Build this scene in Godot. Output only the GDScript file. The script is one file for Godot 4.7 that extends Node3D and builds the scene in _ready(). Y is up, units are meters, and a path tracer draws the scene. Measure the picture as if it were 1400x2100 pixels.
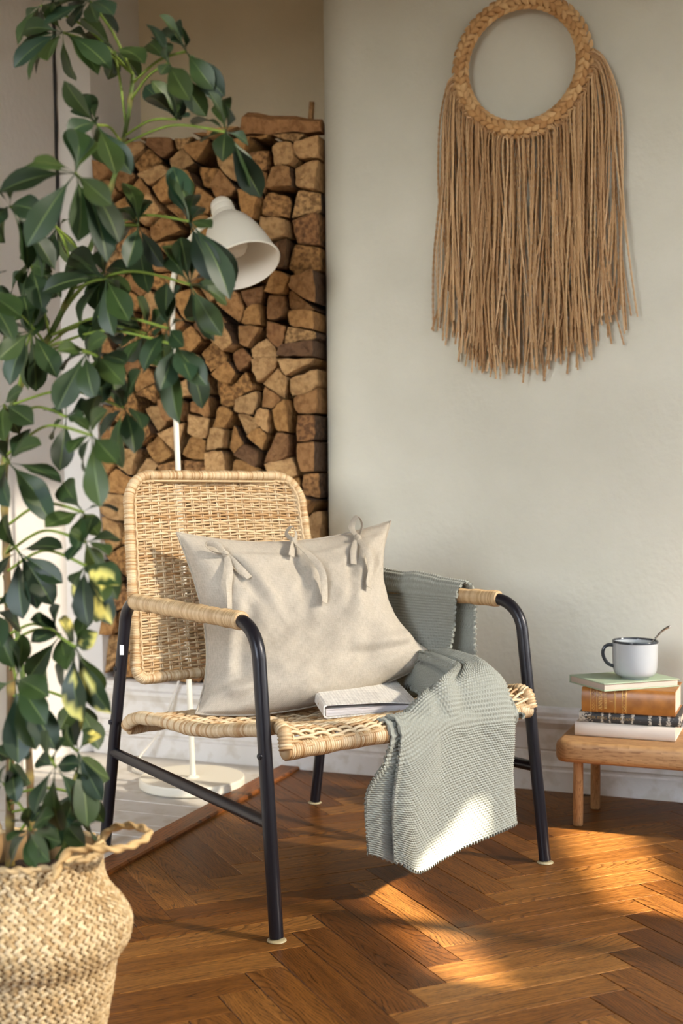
extends Node3D

# World: x runs along the back wall to the right, y is up, z comes out of the back wall towards the room.
const FOCAL := 2600.0
const RIGHT := 2.0        # inner face of the window wall
const SILL := 0.42
const HEAD := 2.42
const WZ0 := 0.12
const WZ1 := 3.2
var M := {}
var used_names := {}
var rng := RandomNumberGenerator.new()
var CHAIR := Transform3D(Basis(Vector3.UP, 1.0573), Vector3(0.284, 0, 0.784))

# ------------------------------------------------------------------ mesh builder
class MB:
	var v := PackedVector3Array()
	var c := PackedColorArray()
	var uv := PackedVector2Array()
	var idx := PackedInt32Array()
	var col := Color.WHITE

	func add(p: Vector3, t := Vector2.ZERO) -> int:
		v.append(p)
		c.append(col)
		uv.append(t)
		return v.size() - 1

	func tri(a: int, b: int, d: int) -> void:
		idx.append(a)
		idx.append(b)
		idx.append(d)

	func quad(a: int, b: int, d: int, e: int) -> void:
		idx.append(a)
		idx.append(b)
		idx.append(d)
		idx.append(a)
		idx.append(d)
		idx.append(e)

	# a tube through points; r is one radius or an array of them; profile_fn(ring, angle) may swell it
	func tube(pts: PackedVector3Array, r, sides := 8, closed := false, caps := true) -> void:
		var n := pts.size()
		if n < 2:
			return
		var t0 := (pts[1] - pts[0]).normalized()
		if closed:
			t0 = (pts[1] - pts[n - 1]).normalized()
		var side := t0.cross(Vector3.UP)
		if side.length() < 0.1:
			side = t0.cross(Vector3.RIGHT)
		side = side.normalized()
		var first := v.size()
		for i in n:
			var t: Vector3
			if closed:
				t = (pts[(i + 1) % n] - pts[(i + n - 1) % n]).normalized()
			else:
				t = (pts[mini(i + 1, n - 1)] - pts[maxi(i - 1, 0)]).normalized()
			side = (side - t * side.dot(t)).normalized()
			var up := t.cross(side)
			var rr: float = r[i] if r is PackedFloat32Array else r
			for k in sides:
				var a := TAU * k / sides
				add(pts[i] + side * (cos(a) * rr) + up * (sin(a) * rr), Vector2(float(k) / sides, float(i)))
		var rings := n if closed else n - 1
		for i in rings:
			var a0 := first + i * sides
			var b0 := first + ((i + 1) % n) * sides
			for k in sides:
				var k2 := (k + 1) % sides
				quad(a0 + k, b0 + k, b0 + k2, a0 + k2)
		if caps and not closed:
			var ca := add(pts[0])
			var cb := add(pts[n - 1])
			var lb := first + (n - 1) * sides
			for k in sides:
				tri(ca, first + k, first + (k + 1) % sides)
				tri(cb, lb + (k + 1) % sides, lb + k)

	# a profile (x = radius, y = height) turned about the y axis at a centre
	func lathe(prof: PackedVector2Array, seg := 32, at := Transform3D()) -> void:
		var n := prof.size()
		var first := v.size()
		for i in n:
			for k in seg:
				var a := TAU * k / seg
				add(at * Vector3(cos(a) * prof[i].x, prof[i].y, sin(a) * prof[i].x), Vector2(float(k) / seg, float(i) / n))
		for i in n - 1:
			for k in seg:
				var k2 := (k + 1) % seg
				quad(first + i * seg + k, first + (i + 1) * seg + k, first + (i + 1) * seg + k2, first + i * seg + k2)

	# a box with chamfered edges
	func box(lo: Vector3, hi: Vector3, b := 0.002, at := Transform3D()) -> void:
		var mid := (lo + hi) / 2
		var h := (hi - lo) / 2
		b = minf(b, minf(h.x, minf(h.y, h.z)) * 0.8)
		var ids := {}
		for sx in [-1, 1]:
			for sy in [-1, 1]:
				for sz in [-1, 1]:
					var s := Vector3(sx, sy, sz)
					for ax in 3:
						var p := h - Vector3(b, b, b)
						p[ax] = h[ax]
						var q := mid + Vector3(p.x * sx, p.y * sy, p.z * sz)
						var t := Vector2(q.z, q.y) if ax == 0 else (Vector2(q.x, q.z) if ax == 1 else Vector2(q.x, q.y))
						ids[[sx, sy, sz, ax]] = add(at * q, t)
		for ax in 3:
			var o1 := (ax + 1) % 3
			var o2 := (ax + 2) % 3
			for s in [-1, 1]:
				var f := []
				for pair in [[-1, -1], [1, -1], [1, 1], [-1, 1]]:
					var key := [0, 0, 0, ax]
					key[ax] = s
					key[o1] = pair[0]
					key[o2] = pair[1]
					f.append(ids[key])
				if s > 0:
					quad(f[0], f[3], f[2], f[1])
				else:
					quad(f[0], f[1], f[2], f[3])
		for ax in 3:
			var o1 := (ax + 1) % 3
			var o2 := (ax + 2) % 3
			for s1 in [-1, 1]:
				for s2 in [-1, 1]:
					var e := []
					for sa in [-1, 1]:
						var key := [0, 0, 0, 0]
						key[ax] = sa
						key[o1] = s1
						key[o2] = s2
						key[3] = o1
						e.append(ids[key.duplicate()])
						key[3] = o2
						e.append(ids[key.duplicate()])
					if s1 * s2 > 0:
						quad(e[0], e[1], e[3], e[2])
					else:
						quad(e[0], e[2], e[3], e[1])
		for sx in [-1, 1]:
			for sy in [-1, 1]:
				for sz in [-1, 1]:
					var a: int = ids[[sx, sy, sz, 0]]
					var d: int = ids[[sx, sy, sz, 1]]
					var e: int = ids[[sx, sy, sz, 2]]
					if sx * sy * sz > 0:
						tri(a, e, d)
					else:
						tri(a, d, e)

	# rows x cols grid already laid out in pts; both sides get a skin, the rim is closed
	func sheet(pts: PackedVector3Array, rows: int, cols: int, thick: float, uvs: PackedVector2Array) -> void:
		var nrm := PackedVector3Array()
		nrm.resize(pts.size())
		for i in rows:
			for j in cols:
				var du := pts[i * cols + mini(j + 1, cols - 1)] - pts[i * cols + maxi(j - 1, 0)]
				var dv := pts[mini(i + 1, rows - 1) * cols + j] - pts[maxi(i - 1, 0) * cols + j]
				nrm[i * cols + j] = du.cross(dv).normalized()
		var first := v.size()
		for k in pts.size():
			add(pts[k], uvs[k])
		for k in pts.size():
			add(pts[k] - nrm[k] * thick, uvs[k])
		var off := pts.size()
		for i in rows - 1:
			for j in cols - 1:
				var a := first + i * cols + j
				quad(a, a + cols, a + cols + 1, a + 1)
				a += off
				quad(a, a + 1, a + cols + 1, a + cols)
		for i in rows - 1:
			var a := first + i * cols
			quad(a, a + off, a + off + cols, a + cols)
			a += cols - 1
			quad(a, a + cols, a + off + cols, a + off)
		for j in cols - 1:
			var a := first + j
			quad(a, a + 1, a + off + 1, a + off)
			a += (rows - 1) * cols
			quad(a, a + off, a + off + 1, a + 1)

	# an outline in the xy plane (counted anticlockwise) pushed from z0 to z1
	func prism(outline: PackedVector2Array, z0: float, z1: float, at := Transform3D()) -> void:
		var n := outline.size()
		var f := v.size()
		for p in outline:
			add(at * Vector3(p.x, p.y, z1), p)
		for p in outline:
			add(at * Vector3(p.x, p.y, z0), p)
		var t := Geometry2D.triangulate_polygon(outline)
		for i in range(0, t.size(), 3):
			tri(f + t[i], f + t[i + 2], f + t[i + 1])
			tri(f + n + t[i], f + n + t[i + 1], f + n + t[i + 2])
		for i in n:
			var j := (i + 1) % n
			quad(f + i, f + j, f + n + j, f + n + i)

	# sharp: every face flat; else smooth
	func done(mat: Material, sharp := false) -> ArrayMesh:
		var arr := []
		arr.resize(Mesh.ARRAY_MAX)
		var m := ArrayMesh.new()
		if idx.is_empty():
			return m
		if sharp:
			var n := idx.size()
			var v2 := PackedVector3Array()
			var c2 := PackedColorArray()
			var u2 := PackedVector2Array()
			var n2 := PackedVector3Array()
			v2.resize(n)
			c2.resize(n)
			u2.resize(n)
			n2.resize(n)
			for i in range(0, n, 3):
				var fn := (v[idx[i + 2]] - v[idx[i]]).cross(v[idx[i + 1]] - v[idx[i]]).normalized()
				for k in 3:
					v2[i + k] = v[idx[i + k]]
					c2[i + k] = c[idx[i + k]]
					u2[i + k] = uv[idx[i + k]]
					n2[i + k] = fn
			arr[Mesh.ARRAY_VERTEX] = v2
			arr[Mesh.ARRAY_COLOR] = c2
			arr[Mesh.ARRAY_TEX_UV] = u2
			arr[Mesh.ARRAY_NORMAL] = n2
		else:
			var nn := PackedVector3Array()
			nn.resize(v.size())
			for i in range(0, idx.size(), 3):
				var a := idx[i]
				var b := idx[i + 1]
				var d := idx[i + 2]
				var fn := (v[d] - v[a]).cross(v[b] - v[a])
				nn[a] += fn
				nn[b] += fn
				nn[d] += fn
			for i in nn.size():
				nn[i] = nn[i].normalized()
			arr[Mesh.ARRAY_VERTEX] = v
			arr[Mesh.ARRAY_COLOR] = c
			arr[Mesh.ARRAY_TEX_UV] = uv
			arr[Mesh.ARRAY_NORMAL] = nn
			arr[Mesh.ARRAY_INDEX] = idx
		m.add_surface_from_arrays(Mesh.PRIMITIVE_TRIANGLES, arr)
		m.surface_set_material(0, mat)
		return m


# ------------------------------------------------------------------ naming
func numbered(called: String) -> String:
	if not used_names.has(called):
		used_names[called] = 0
		return called
	used_names[called] += 1
	return "%s_%03d" % [called, used_names[called]]


func place(o: Node3D, called: String, parent: Node) -> void:
	if parent == self:
		o.name = numbered(called)
		add_child(o, true)
	else:
		var n := 0
		if parent.has_meta("_n_" + called):
			n = parent.get_meta("_n_" + called)
		o.name = called if n == 0 else "%s_%03d" % [called, n]
		parent.set_meta("_n_" + called, n + 1)
		parent.add_child(o, true)


func part(called: String, mesh: Mesh, parent: Node = self, at := Transform3D()) -> MeshInstance3D:
	var o := MeshInstance3D.new()
	o.mesh = mesh
	o.transform = at
	o.cast_shadow = GeometryInstance3D.SHADOW_CASTING_SETTING_ON
	place(o, called, parent)
	return o


func tag(o: Node, label: String, category := "", group := "", kind := "") -> void:
	if label:
		o.set_meta("label", label)
	if category:
		o.set_meta("category", category)
	if group:
		o.set_meta("group", group)
	if kind:
		o.set_meta("kind", kind)


func thing(called: String, label: String, category: String, at := Transform3D(), group := "") -> Node3D:
	var o := Node3D.new()
	o.transform = at
	place(o, called, self)
	tag(o, label, category, group)
	return o


func structure(o: Node, label: String, category: String) -> void:
	tag(o, label, category, "", "structure")


# ------------------------------------------------------------------ small helpers
func lin(r: float, g: float, b: float) -> Color:      # sRGB 0..255 to linear
	return Color(r / 255.0, g / 255.0, b / 255.0).srgb_to_linear()


func at(x: float, y: float, depth: float) -> Vector3:  # a pixel of the photograph, carried to a depth in metres
	var right := Vector3(0.9367, 0, -0.3501)
	var fwd := Vector3(-0.3501, 0, -0.9367)
	return Vector3(1.296, 0.8, 3.285) + (right * ((x - 700.0) / FOCAL) - Vector3.UP * ((y - 990.0) / FOCAL) + fwd) * depth


func spline(ctrl: PackedVector3Array, step: float, closed := false) -> PackedVector3Array:
	var cu := Curve3D.new()
	var n := ctrl.size()
	cu.bake_interval = step
	for i in (n + 1 if closed else n):
		var p := ctrl[i % n]
		var a := ctrl[(i + n - 1) % n] if closed else ctrl[maxi(i - 1, 0)]
		var b := ctrl[(i + 1) % n] if closed else ctrl[mini(i + 1, n - 1)]
		var t := (b - a) / 6.0
		cu.add_point(p, -t, t)
	var out := PackedVector3Array()
	var length := cu.get_baked_length()
	var m := maxi(2, int(round(length / step)))
	for i in (m if closed else m + 1):
		out.append(cu.sample_baked(length * i / m, true))
	return out


func resample(pts: PackedVector3Array, step: float) -> PackedVector3Array:
	var cu := Curve3D.new()
	cu.bake_interval = step
	for p in pts:
		cu.add_point(p)
	var length := cu.get_baked_length()
	var m := maxi(2, int(round(length / step)))
	var out := PackedVector3Array()
	for i in m + 1:
		out.append(cu.sample_baked(length * i / m, false))
	return out


# straight runs joined by round bends
func bent(ctrl: PackedVector3Array, radii: PackedFloat32Array, n := 8) -> PackedVector3Array:
	var out := PackedVector3Array()
	for i in ctrl.size():
		if i == 0 or i == ctrl.size() - 1 or radii[i] <= 0.0:
			out.append(ctrl[i])
			continue
		var a := ctrl[i] + (ctrl[i - 1] - ctrl[i]).normalized() * radii[i]
		var b := ctrl[i] + (ctrl[i + 1] - ctrl[i]).normalized() * radii[i]
		for k in n + 1:
			var t := float(k) / n
			# a near-circular bend
			var w := 0.75
			var d := (1 - t) * (1 - t) + 2 * t * (1 - t) * w + t * t
			out.append((a * (1 - t) * (1 - t) + ctrl[i] * (2 * t * (1 - t) * w) + b * t * t) / d)
	return out


# a rod wound with cane: every coil a ridge of its own, in its own tone
func wound(mb: MB, path: PackedVector3Array, radius: float, pitch: float, tones: Array, closed := false, ridge := 0.13, sides := 12) -> void:
	var pts := resample(path, pitch / 4.0)
	var r := PackedFloat32Array()
	var n := pts.size()
	r.resize(n)
	var first := mb.c.size()
	for i in n:
		r[i] = radius * (1.0 + ridge * (-cos(TAU * i / 4.0)) + 0.05 * sin(i * 0.113) + 0.03 * sin(i * 0.041))
	mb.tube(pts, r, sides, closed)
	for i in n:
		var tone: Color = tones[absi(hash(int(i / 4) * 7 + int(radius * 1e5))) % tones.size()]
		for k in sides:
			mb.c[first + i * sides + k] = tone
	for k in range(first + n * sides, mb.c.size()):
		mb.c[k] = tones[0]


func mat(called: String, color: Color, rough := 0.6, metal := 0.0, tinted := false) -> StandardMaterial3D:
	var m := StandardMaterial3D.new()
	m.resource_name = called
	m.albedo_color = color.linear_to_srgb()
	m.roughness = rough
	m.metallic = metal
	m.vertex_color_use_as_albedo = tinted
	M[called] = m
	return m


func noise(freq: float, oct := 4, sd := 1, type := FastNoiseLite.TYPE_SIMPLEX_SMOOTH) -> FastNoiseLite:
	var f := FastNoiseLite.new()
	f.noise_type = type
	f.seed = sd
	f.frequency = freq
	f.fractal_octaves = oct
	return f


func noise_tex(size: int, freq: float, lo: Color, hi: Color, oct := 4, sd := 1, type := FastNoiseLite.TYPE_SIMPLEX_SMOOTH) -> NoiseTexture2D:
	var t := NoiseTexture2D.new()
	t.width = size
	t.height = size
	t.seamless = true
	t.noise = noise(freq, oct, sd, type)
	var g := Gradient.new()
	g.set_color(0, lo.linear_to_srgb())
	g.set_color(1, hi.linear_to_srgb())
	t.color_ramp = g
	return t


func noise_normal(size: int, freq: float, strength: float, oct := 4, sd := 1, type := FastNoiseLite.TYPE_SIMPLEX_SMOOTH) -> NoiseTexture2D:
	var t := NoiseTexture2D.new()
	t.width = size
	t.height = size
	t.seamless = true
	t.as_normal_map = true
	t.bump_strength = strength
	t.noise = noise(freq, oct, sd, type)
	return t


func world_mapped(m: StandardMaterial3D, scale: float) -> void:
	m.uv1_triplanar = true
	m.uv1_world_triplanar = true
	m.uv1_scale = Vector3.ONE * scale
	m.uv1_triplanar_sharpness = 4.0


func bumpy(m: StandardMaterial3D, tex: Texture2D, amount: float) -> void:
	m.normal_enabled = true
	m.normal_texture = tex
	m.normal_scale = amount


func image_tex(w: int, h: int, data: PackedByteArray) -> ImageTexture:
	return ImageTexture.create_from_image(Image.create_from_data(w, h, false, Image.FORMAT_RGB8, data))


# oak: variants stacked one below the other, each with its own grain, along the texture's x
func oak(w: int, h: int, variants: int, dark: Color, light: Color, sd: int, length: float, width: float) -> ImageTexture:
	var data := PackedByteArray()
	data.resize(w * h * variants * 3)
	var n1 := noise(1.0, 2, sd)
	var n2 := noise(1.0, 3, sd + 5)
	var n3 := noise(1.0, 1, sd + 9)
	var at_byte := 0
	var d8 := dark.linear_to_srgb()
	var l8 := light.linear_to_srgb()
	for k in variants:
		var yc := -0.05 + 0.17 * fmod(k * 0.618 + 0.1, 1.0)
		var xc := length * fmod(k * 0.41 + 0.2, 1.0)
		var flat := 0.045 + 0.05 * fmod(k * 0.77, 1.0)
		var ring_w := 0.0042 + 0.0025 * fmod(k * 0.53, 1.0)
		for j in h:
			var y := width * j / h
			for i in w:
				var x := length * i / w
				var wob := n1.get_noise_3d(x * 7.0, y * 16.0, k * 9.1) * 0.011
				var d := sqrt((y - yc + wob) * (y - yc + wob) + (x - xc) * (x - xc) * flat * flat * 4.0)
				var f := fposmod(d / ring_w, 1.0)
				var early := clampf(1.0 - f * 2.6, 0.0, 1.0)
				var pore := n3.get_noise_3d(x * 42.0, y * 1500.0, k * 5.0)
				var tone := n2.get_noise_3d(x * 5.0, y * 90.0, k * 3.3) * 0.26 + 0.70
				tone -= early * (0.28 + 0.85 * maxf(0.0, pore + 0.15)) + maxf(0.0, pore - 0.30) * 0.7
				tone = clampf(tone, 0.0, 1.0)
				data[at_byte] = int(255.0 * lerpf(d8.r, l8.r, tone))
				data[at_byte + 1] = int(255.0 * lerpf(d8.g, l8.g, tone))
				data[at_byte + 2] = int(255.0 * lerpf(d8.b, l8.b, tone))
				at_byte += 3
	return image_tex(w, h * variants, data)


func _ready() -> void:
	# --- camera
	var cam := Camera3D.new()
	cam.name = "camera"
	cam.position = Vector3(1.296, 0.8, 3.285)
	cam.fov = 43.98
	cam.near = 0.05
	cam.far = 60.0
	cam.rotation = Vector3(-0.02307, 0.35768, 0)
	var lens := CameraAttributesPhysical.new()
	lens.frustum_focal_length = 43.34
	lens.frustum_focus_distance = 2.42
	lens.exposure_aperture = 4.2
	cam.attributes = lens
	add_child(cam)
	cam.fov = 43.98
	cam.current = true
	# --- sky, sun, exposure
	var env := Environment.new()
	env.background_mode = Environment.BG_SKY
	var sky := Sky.new()
	var air := ProceduralSkyMaterial.new()
	air.sky_top_color = Color(0.74, 0.80, 0.88)
	air.sky_horizon_color = Color(1.0, 0.985, 0.945)
	air.sky_energy_multiplier = 8.5
	air.ground_bottom_color = Color(0.55, 0.53, 0.48)
	air.ground_horizon_color = Color(0.7, 0.69, 0.66)
	air.ground_energy_multiplier = 3.0
	sky.sky_material = air
	env.sky = sky
	env.tonemap_mode = Environment.TONE_MAPPER_LINEAR
	env.tonemap_exposure = 0.17
	env.sdfgi_enabled = true
	env.ssao_enabled = true
	env.ssil_enabled = true
	var we := WorldEnvironment.new()
	we.name = "environment"
	we.environment = env
	add_child(we)
	var sun := DirectionalLight3D.new()
	sun.name = "sun"
	sun.light_color = Color(1.0, 0.945, 0.86)
	sun.light_energy = 76.0
	sun.light_angular_distance = 1.9
	sun.shadow_enabled = true
	sun.sky_mode = DirectionalLight3D.SKY_MODE_LIGHT_ONLY
	add_child(sun)
	sun.look_at_from_position(Vector3(6, 4, 1), Vector3(5, 3.45, 0.965))
	# --- the place
	materials()
	room()
	floor_boards()
	firewood()
	chair()
	pillow()
	blanket()
	album()
	lamp()
	hanging()
	bench()
	books_and_mug()
	basket()
	plant()


func materials() -> void:
	var wall := mat("plaster", lin(229, 227, 212), 0.9)
	world_mapped(wall, 1.1)
	wall.albedo_texture = noise_tex(512, 0.006, Color(0.93, 0.93, 0.92), Color(1, 1, 1), 4, 3)
	bumpy(wall, noise_normal(1024, 0.03, 3.0, 5, 5), 0.35)
	var white := mat("white_plaster", lin(236, 233, 228), 0.85)
	world_mapped(white, 1.1)
	bumpy(white, wall.normal_texture, 0.3)
	var cream := mat("cream_plaster", lin(238, 224, 194), 0.9)
	world_mapped(cream, 0.9)
	cream.albedo_texture = noise_tex(512, 0.005, Color(0.9, 0.9, 0.88), Color(1, 1, 1), 4, 9)
	bumpy(cream, wall.normal_texture, 0.3)
	var paint := mat("white_paint", lin(238, 236, 232), 0.5)
	world_mapped(paint, 2.2)
	var worn := noise_tex(512, 0.012, Color(0.86, 0.835, 0.79), Color(1, 1, 1), 5, 21)
	worn.color_ramp.set_offset(0, 0.2)
	worn.color_ramp.set_offset(1, 0.5)
	paint.albedo_texture = worn
	bumpy(paint, wall.normal_texture, 0.25)
	mat("ceiling_paint", lin(176, 156, 124), 0.9)
	mat("room_paint", lin(128, 108, 80), 0.9)
	var curtain := mat("sheer_curtain", lin(240, 236, 228), 0.2)
	curtain.transparency = BaseMaterial3D.TRANSPARENCY_ALPHA
	curtain.albedo_color.a = 0.90
	curtain.metallic_specular = 0.0
	curtain.backlight_enabled = true
	curtain.backlight = Color(0.10, 0.10, 0.09)
	curtain.cull_mode = BaseMaterial3D.CULL_DISABLED
	# oak floor in five tones
	var grain := oak(512, 88, 6, lin(62, 38, 17), lin(172, 124, 70), 4, 0.384, 0.07)
	var rel := noise_normal(512, 0.05, 2.0, 3, 40)
	var tones := [lin(255, 246, 224), lin(236, 222, 196), lin(214, 195, 165), lin(186, 165, 138), lin(160, 138, 112)]
	for k in 5:
		var o := mat("oak_%s" % ["honey", "golden", "amber", "umber", "walnut"][k], tones[k], 0.33)
		o.albedo_texture = grain
		o.metallic_specular = 0.26
		o.heightmap_enabled = true
		o.heightmap_texture = grain
		o.heightmap_scale = 0.05
	var strip := mat("oak_strip", lin(244, 206, 168), 0.4)
	strip.albedo_texture = grain
	var board := mat("hearth_paint", lin(226, 223, 217), 0.42)
	world_mapped(board, 2.0)
	board.albedo_texture = worn
	# split birch
	var log_tex := noise_tex(512, 0.02, Color(0.68, 0.63, 0.58), Color(1, 1, 1), 5, 31)
	log_tex.color_ramp.set_offset(0, 0.22)
	log_tex.color_ramp.set_offset(1, 0.6)
	var spot_tex := noise_tex(512, 0.03, Color(0.40, 0.36, 0.32), Color(1, 0.98, 0.94), 5, 33)
	spot_tex.color_ramp.set_offset(0, 0.26)
	spot_tex.color_ramp.set_offset(1, 0.62)
	var rough_n := noise_normal(512, 0.03, 9.0, 5, 35)
	for k in 2:
		var l := mat(["split_wood", "mottled_wood"][k], Color.WHITE, 0.85, 0.0, true)
		world_mapped(l, 3.1)
		l.albedo_texture = [log_tex, spot_tex][k]
		bumpy(l, rough_n, 1.0)
	# chair
	var steel := mat("black_steel", lin(30, 29, 36), 0.3, 0.35)
	steel.metallic_specular = 0.5
	mat("cane", Color.WHITE, 0.42, 0.0, true)
	mat("clear_plastic", lin(178, 166, 132), 0.12)
	mat("white_sticker", lin(240, 240, 240), 0.5)
	# linen
	var linen := mat("linen", lin(190, 181, 167), 0.9)
	linen.albedo_texture = weave_tex(256, 0.86)
	linen.uv1_scale = Vector3(9, 9, 9)
	linen.heightmap_enabled = true
	linen.heightmap_texture = linen.albedo_texture
	linen.heightmap_scale = 0.06
	linen.rim_enabled = true
	linen.rim = 0.3
	var yarn := mat("sage_yarn", lin(156, 159, 150), 0.95)
	yarn.albedo_texture = noise_tex(256, 0.08, Color(0.84, 0.84, 0.84), Color(1, 1, 1), 4, 51)
	yarn.uv1_scale = Vector3(14, 14, 14)
	yarn.rim_enabled = true
	yarn.rim = 0.4
	var cover := mat("album_cloth", lin(247, 245, 241), 0.85)
	cover.albedo_texture = linen.albedo_texture
	cover.uv1_scale = Vector3(5, 5, 5)
	cover.heightmap_enabled = true
	cover.heightmap_texture = linen.albedo_texture
	cover.heightmap_scale = 0.03
	mat("paper", lin(240, 237, 240), 0.8)
	mat("dull_brass", lin(190, 165, 120), 0.35, 0.9)
	mat("lamp_enamel", lin(250, 246, 230), 0.38)
	mat("lamp_inside", lin(240, 233, 220), 0.6)
	mat("white_cord", lin(226, 222, 212), 0.6)
	mat("black_cord", lin(20, 18, 18), 0.6)
	mat("jute", Color.WHITE, 0.85, 0.0, true)
	mat("seagrass", Color.WHITE, 0.8, 0.0, true)
	mat("soil", lin(64, 48, 34), 0.95)
	var leaf := mat("leaf", Color.WHITE, 0.46, 0.0, true)
	leaf.metallic_specular = 0.42
	leaf.backlight_enabled = true
	leaf.backlight = Color(0.24, 0.32, 0.1)
	leaf.cull_mode = BaseMaterial3D.CULL_DISABLED
	var stalk := mat("stalk", Color.WHITE, 0.55, 0.0, true)
	stalk.metallic_specular = 0.4
	# bench, books, mug
	var pine := mat("old_pine", lin(255, 246, 235), 0.5)
	pine.albedo_texture = oak(512, 128, 1, lin(132, 94, 58), lin(208, 170, 122), 71, 0.5, 0.18)
	pine.heightmap_enabled = true
	pine.heightmap_texture = pine.albedo_texture
	pine.heightmap_scale = 0.03
	mat("sage_cover", lin(176, 192, 164), 0.6)
	var page := mat("aged_pages", lin(222, 206, 190), 0.85)
	page.albedo_texture = stripes_tex()
	var leather := mat("brown_leather", lin(196, 132, 62), 0.35)
	leather.albedo_texture = noise_tex(256, 0.02, Color(0.5, 0.44, 0.4), Color(1, 1, 1), 5, 61)
	world_mapped(leather, 4.0)
	mat("gilt", lin(236, 196, 120), 0.3, 0.6)
	mat("old_gilt", lin(150, 124, 80), 0.5, 0.3)
	var black := mat("torn_black_cloth", Color.WHITE, 0.55)
	black.albedo_texture = torn_tex()
	mat("black_cloth", lin(58, 58, 58), 0.6)
	mat("cream_cover", lin(232, 218, 202), 0.6)
	var glaze := mat("grey_glaze", lin(190, 195, 198), 0.16)
	glaze.clearcoat_enabled = true
	glaze.clearcoat = 0.5
	glaze.clearcoat_roughness = 0.05
	mat("dark_rim_glaze", lin(52, 56, 62), 0.14)
	mat("spoon_steel", lin(150, 146, 138), 0.25, 1.0)


func weave_tex(size: int, low: float) -> ImageTexture:
	var data := PackedByteArray()
	data.resize(size * size * 3)
	var n := noise(0.035, 3, 77)
	var b := 0
	for j in size:
		for i in size:
			var weft := sin(TAU * j * 32.0 / size) * 0.5 + 0.5
			var warp := sin(TAU * i * 32.0 / size) * 0.5 + 0.5
			var over := weft if (int(i * 32.0 / size) + int(j * 32.0 / size)) % 2 == 0 else warp
			var slub := n.get_noise_2d(i * 0.25, j * 3.0) + n.get_noise_2d(i * 3.0 + 900.0, j * 0.25)
			var g := clampf(low + (1.0 - low) * (0.25 + 0.6 * over + 0.5 * slub), 0.0, 1.0)
			data[b] = int(255 * g)
			data[b + 1] = int(255 * g)
			data[b + 2] = int(253 * g)
			b += 3
	return image_tex(size, size, data)


func stripes_tex() -> ImageTexture:
	var data := PackedByteArray()
	data.resize(8 * 128 * 3)
	rng.seed = 5
	for j in 128:
		var g := rng.randf_range(0.84, 1.0)
		for i in 8:
			for k in 3:
				data[(j * 8 + i) * 3 + k] = int(255 * g)
	return image_tex(8, 128, data)


# a black cloth spine worn through to pale board in ragged places
func torn_tex() -> ImageTexture:
	var w := 512
	var h := 64
	var data := PackedByteArray()
	data.resize(w * h * 3)
	var n := noise(0.05, 4, 15)
	var pale := lin(226, 216, 196).linear_to_srgb()
	var ink := lin(58, 57, 57).linear_to_srgb()
	var holes := [[0.0, 0.15, 0.6], [0.23, 0.02, 0.5], [0.305, 0.014, 0.4], [0.43, 0.025, 0.35], [0.53, 0.02, 0.45], [0.70, 0.022, 0.5], [0.80, 0.02, 0.3], [0.88, 0.028, 0.6], [0.985, 0.018, 0.6]]
	var b := 0
	for j in h:
		for i in w:
			var x := float(i) / w
			var worn := 0.0
			for q in holes:
				worn = maxf(worn, 1.0 - absf(x - q[0]) / q[1] + 0.25 * (absf(j - 32.0) / 32.0))
			worn += n.get_noise_2d(i * 1.2, j * 2.2) * 1.0 - 0.1
			var c: Color = pale if worn > 0.48 else ink
			var g := 0.9 + 0.1 * n.get_noise_2d(i * 5.0, j * 5.0)
			data[b] = int(255 * c.r * g)
			data[b + 1] = int(255 * c.g * g)
			data[b + 2] = int(255 * c.b * g)
			b += 3
	return image_tex(w, h, data)


# ------------------------------------------------------------------ the room
func extruded(outline: PackedVector2Array, y0: float, y1: float, lean: Array, m: Material) -> ArrayMesh:
	# outline in (x, z); lean[i] = metres that point i moves in x per metre of height above 0.66
	var mb := MB.new()
	var n := outline.size()
	var levels := 6
	for l in levels:
		var y := lerpf(y0, y1, float(l) / (levels - 1))
		for i in n:
			mb.add(Vector3(outline[i].x + lean[i] * (y - 0.66), y, outline[i].y))
	for l in levels - 1:
		for i in n:
			var j := (i + 1) % n
			mb.quad(l * n + i, l * n + j, l * n + n + j, l * n + n + i)
	var t := Geometry2D.triangulate_polygon(outline)
	var top := (levels - 1) * n
	for i in range(0, t.size(), 3):
		mb.tri(t[i], t[i + 1], t[i + 2])
		mb.tri(top + t[i], top + t[i + 2], top + t[i + 1])
	return mb.done(m, true)


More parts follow.
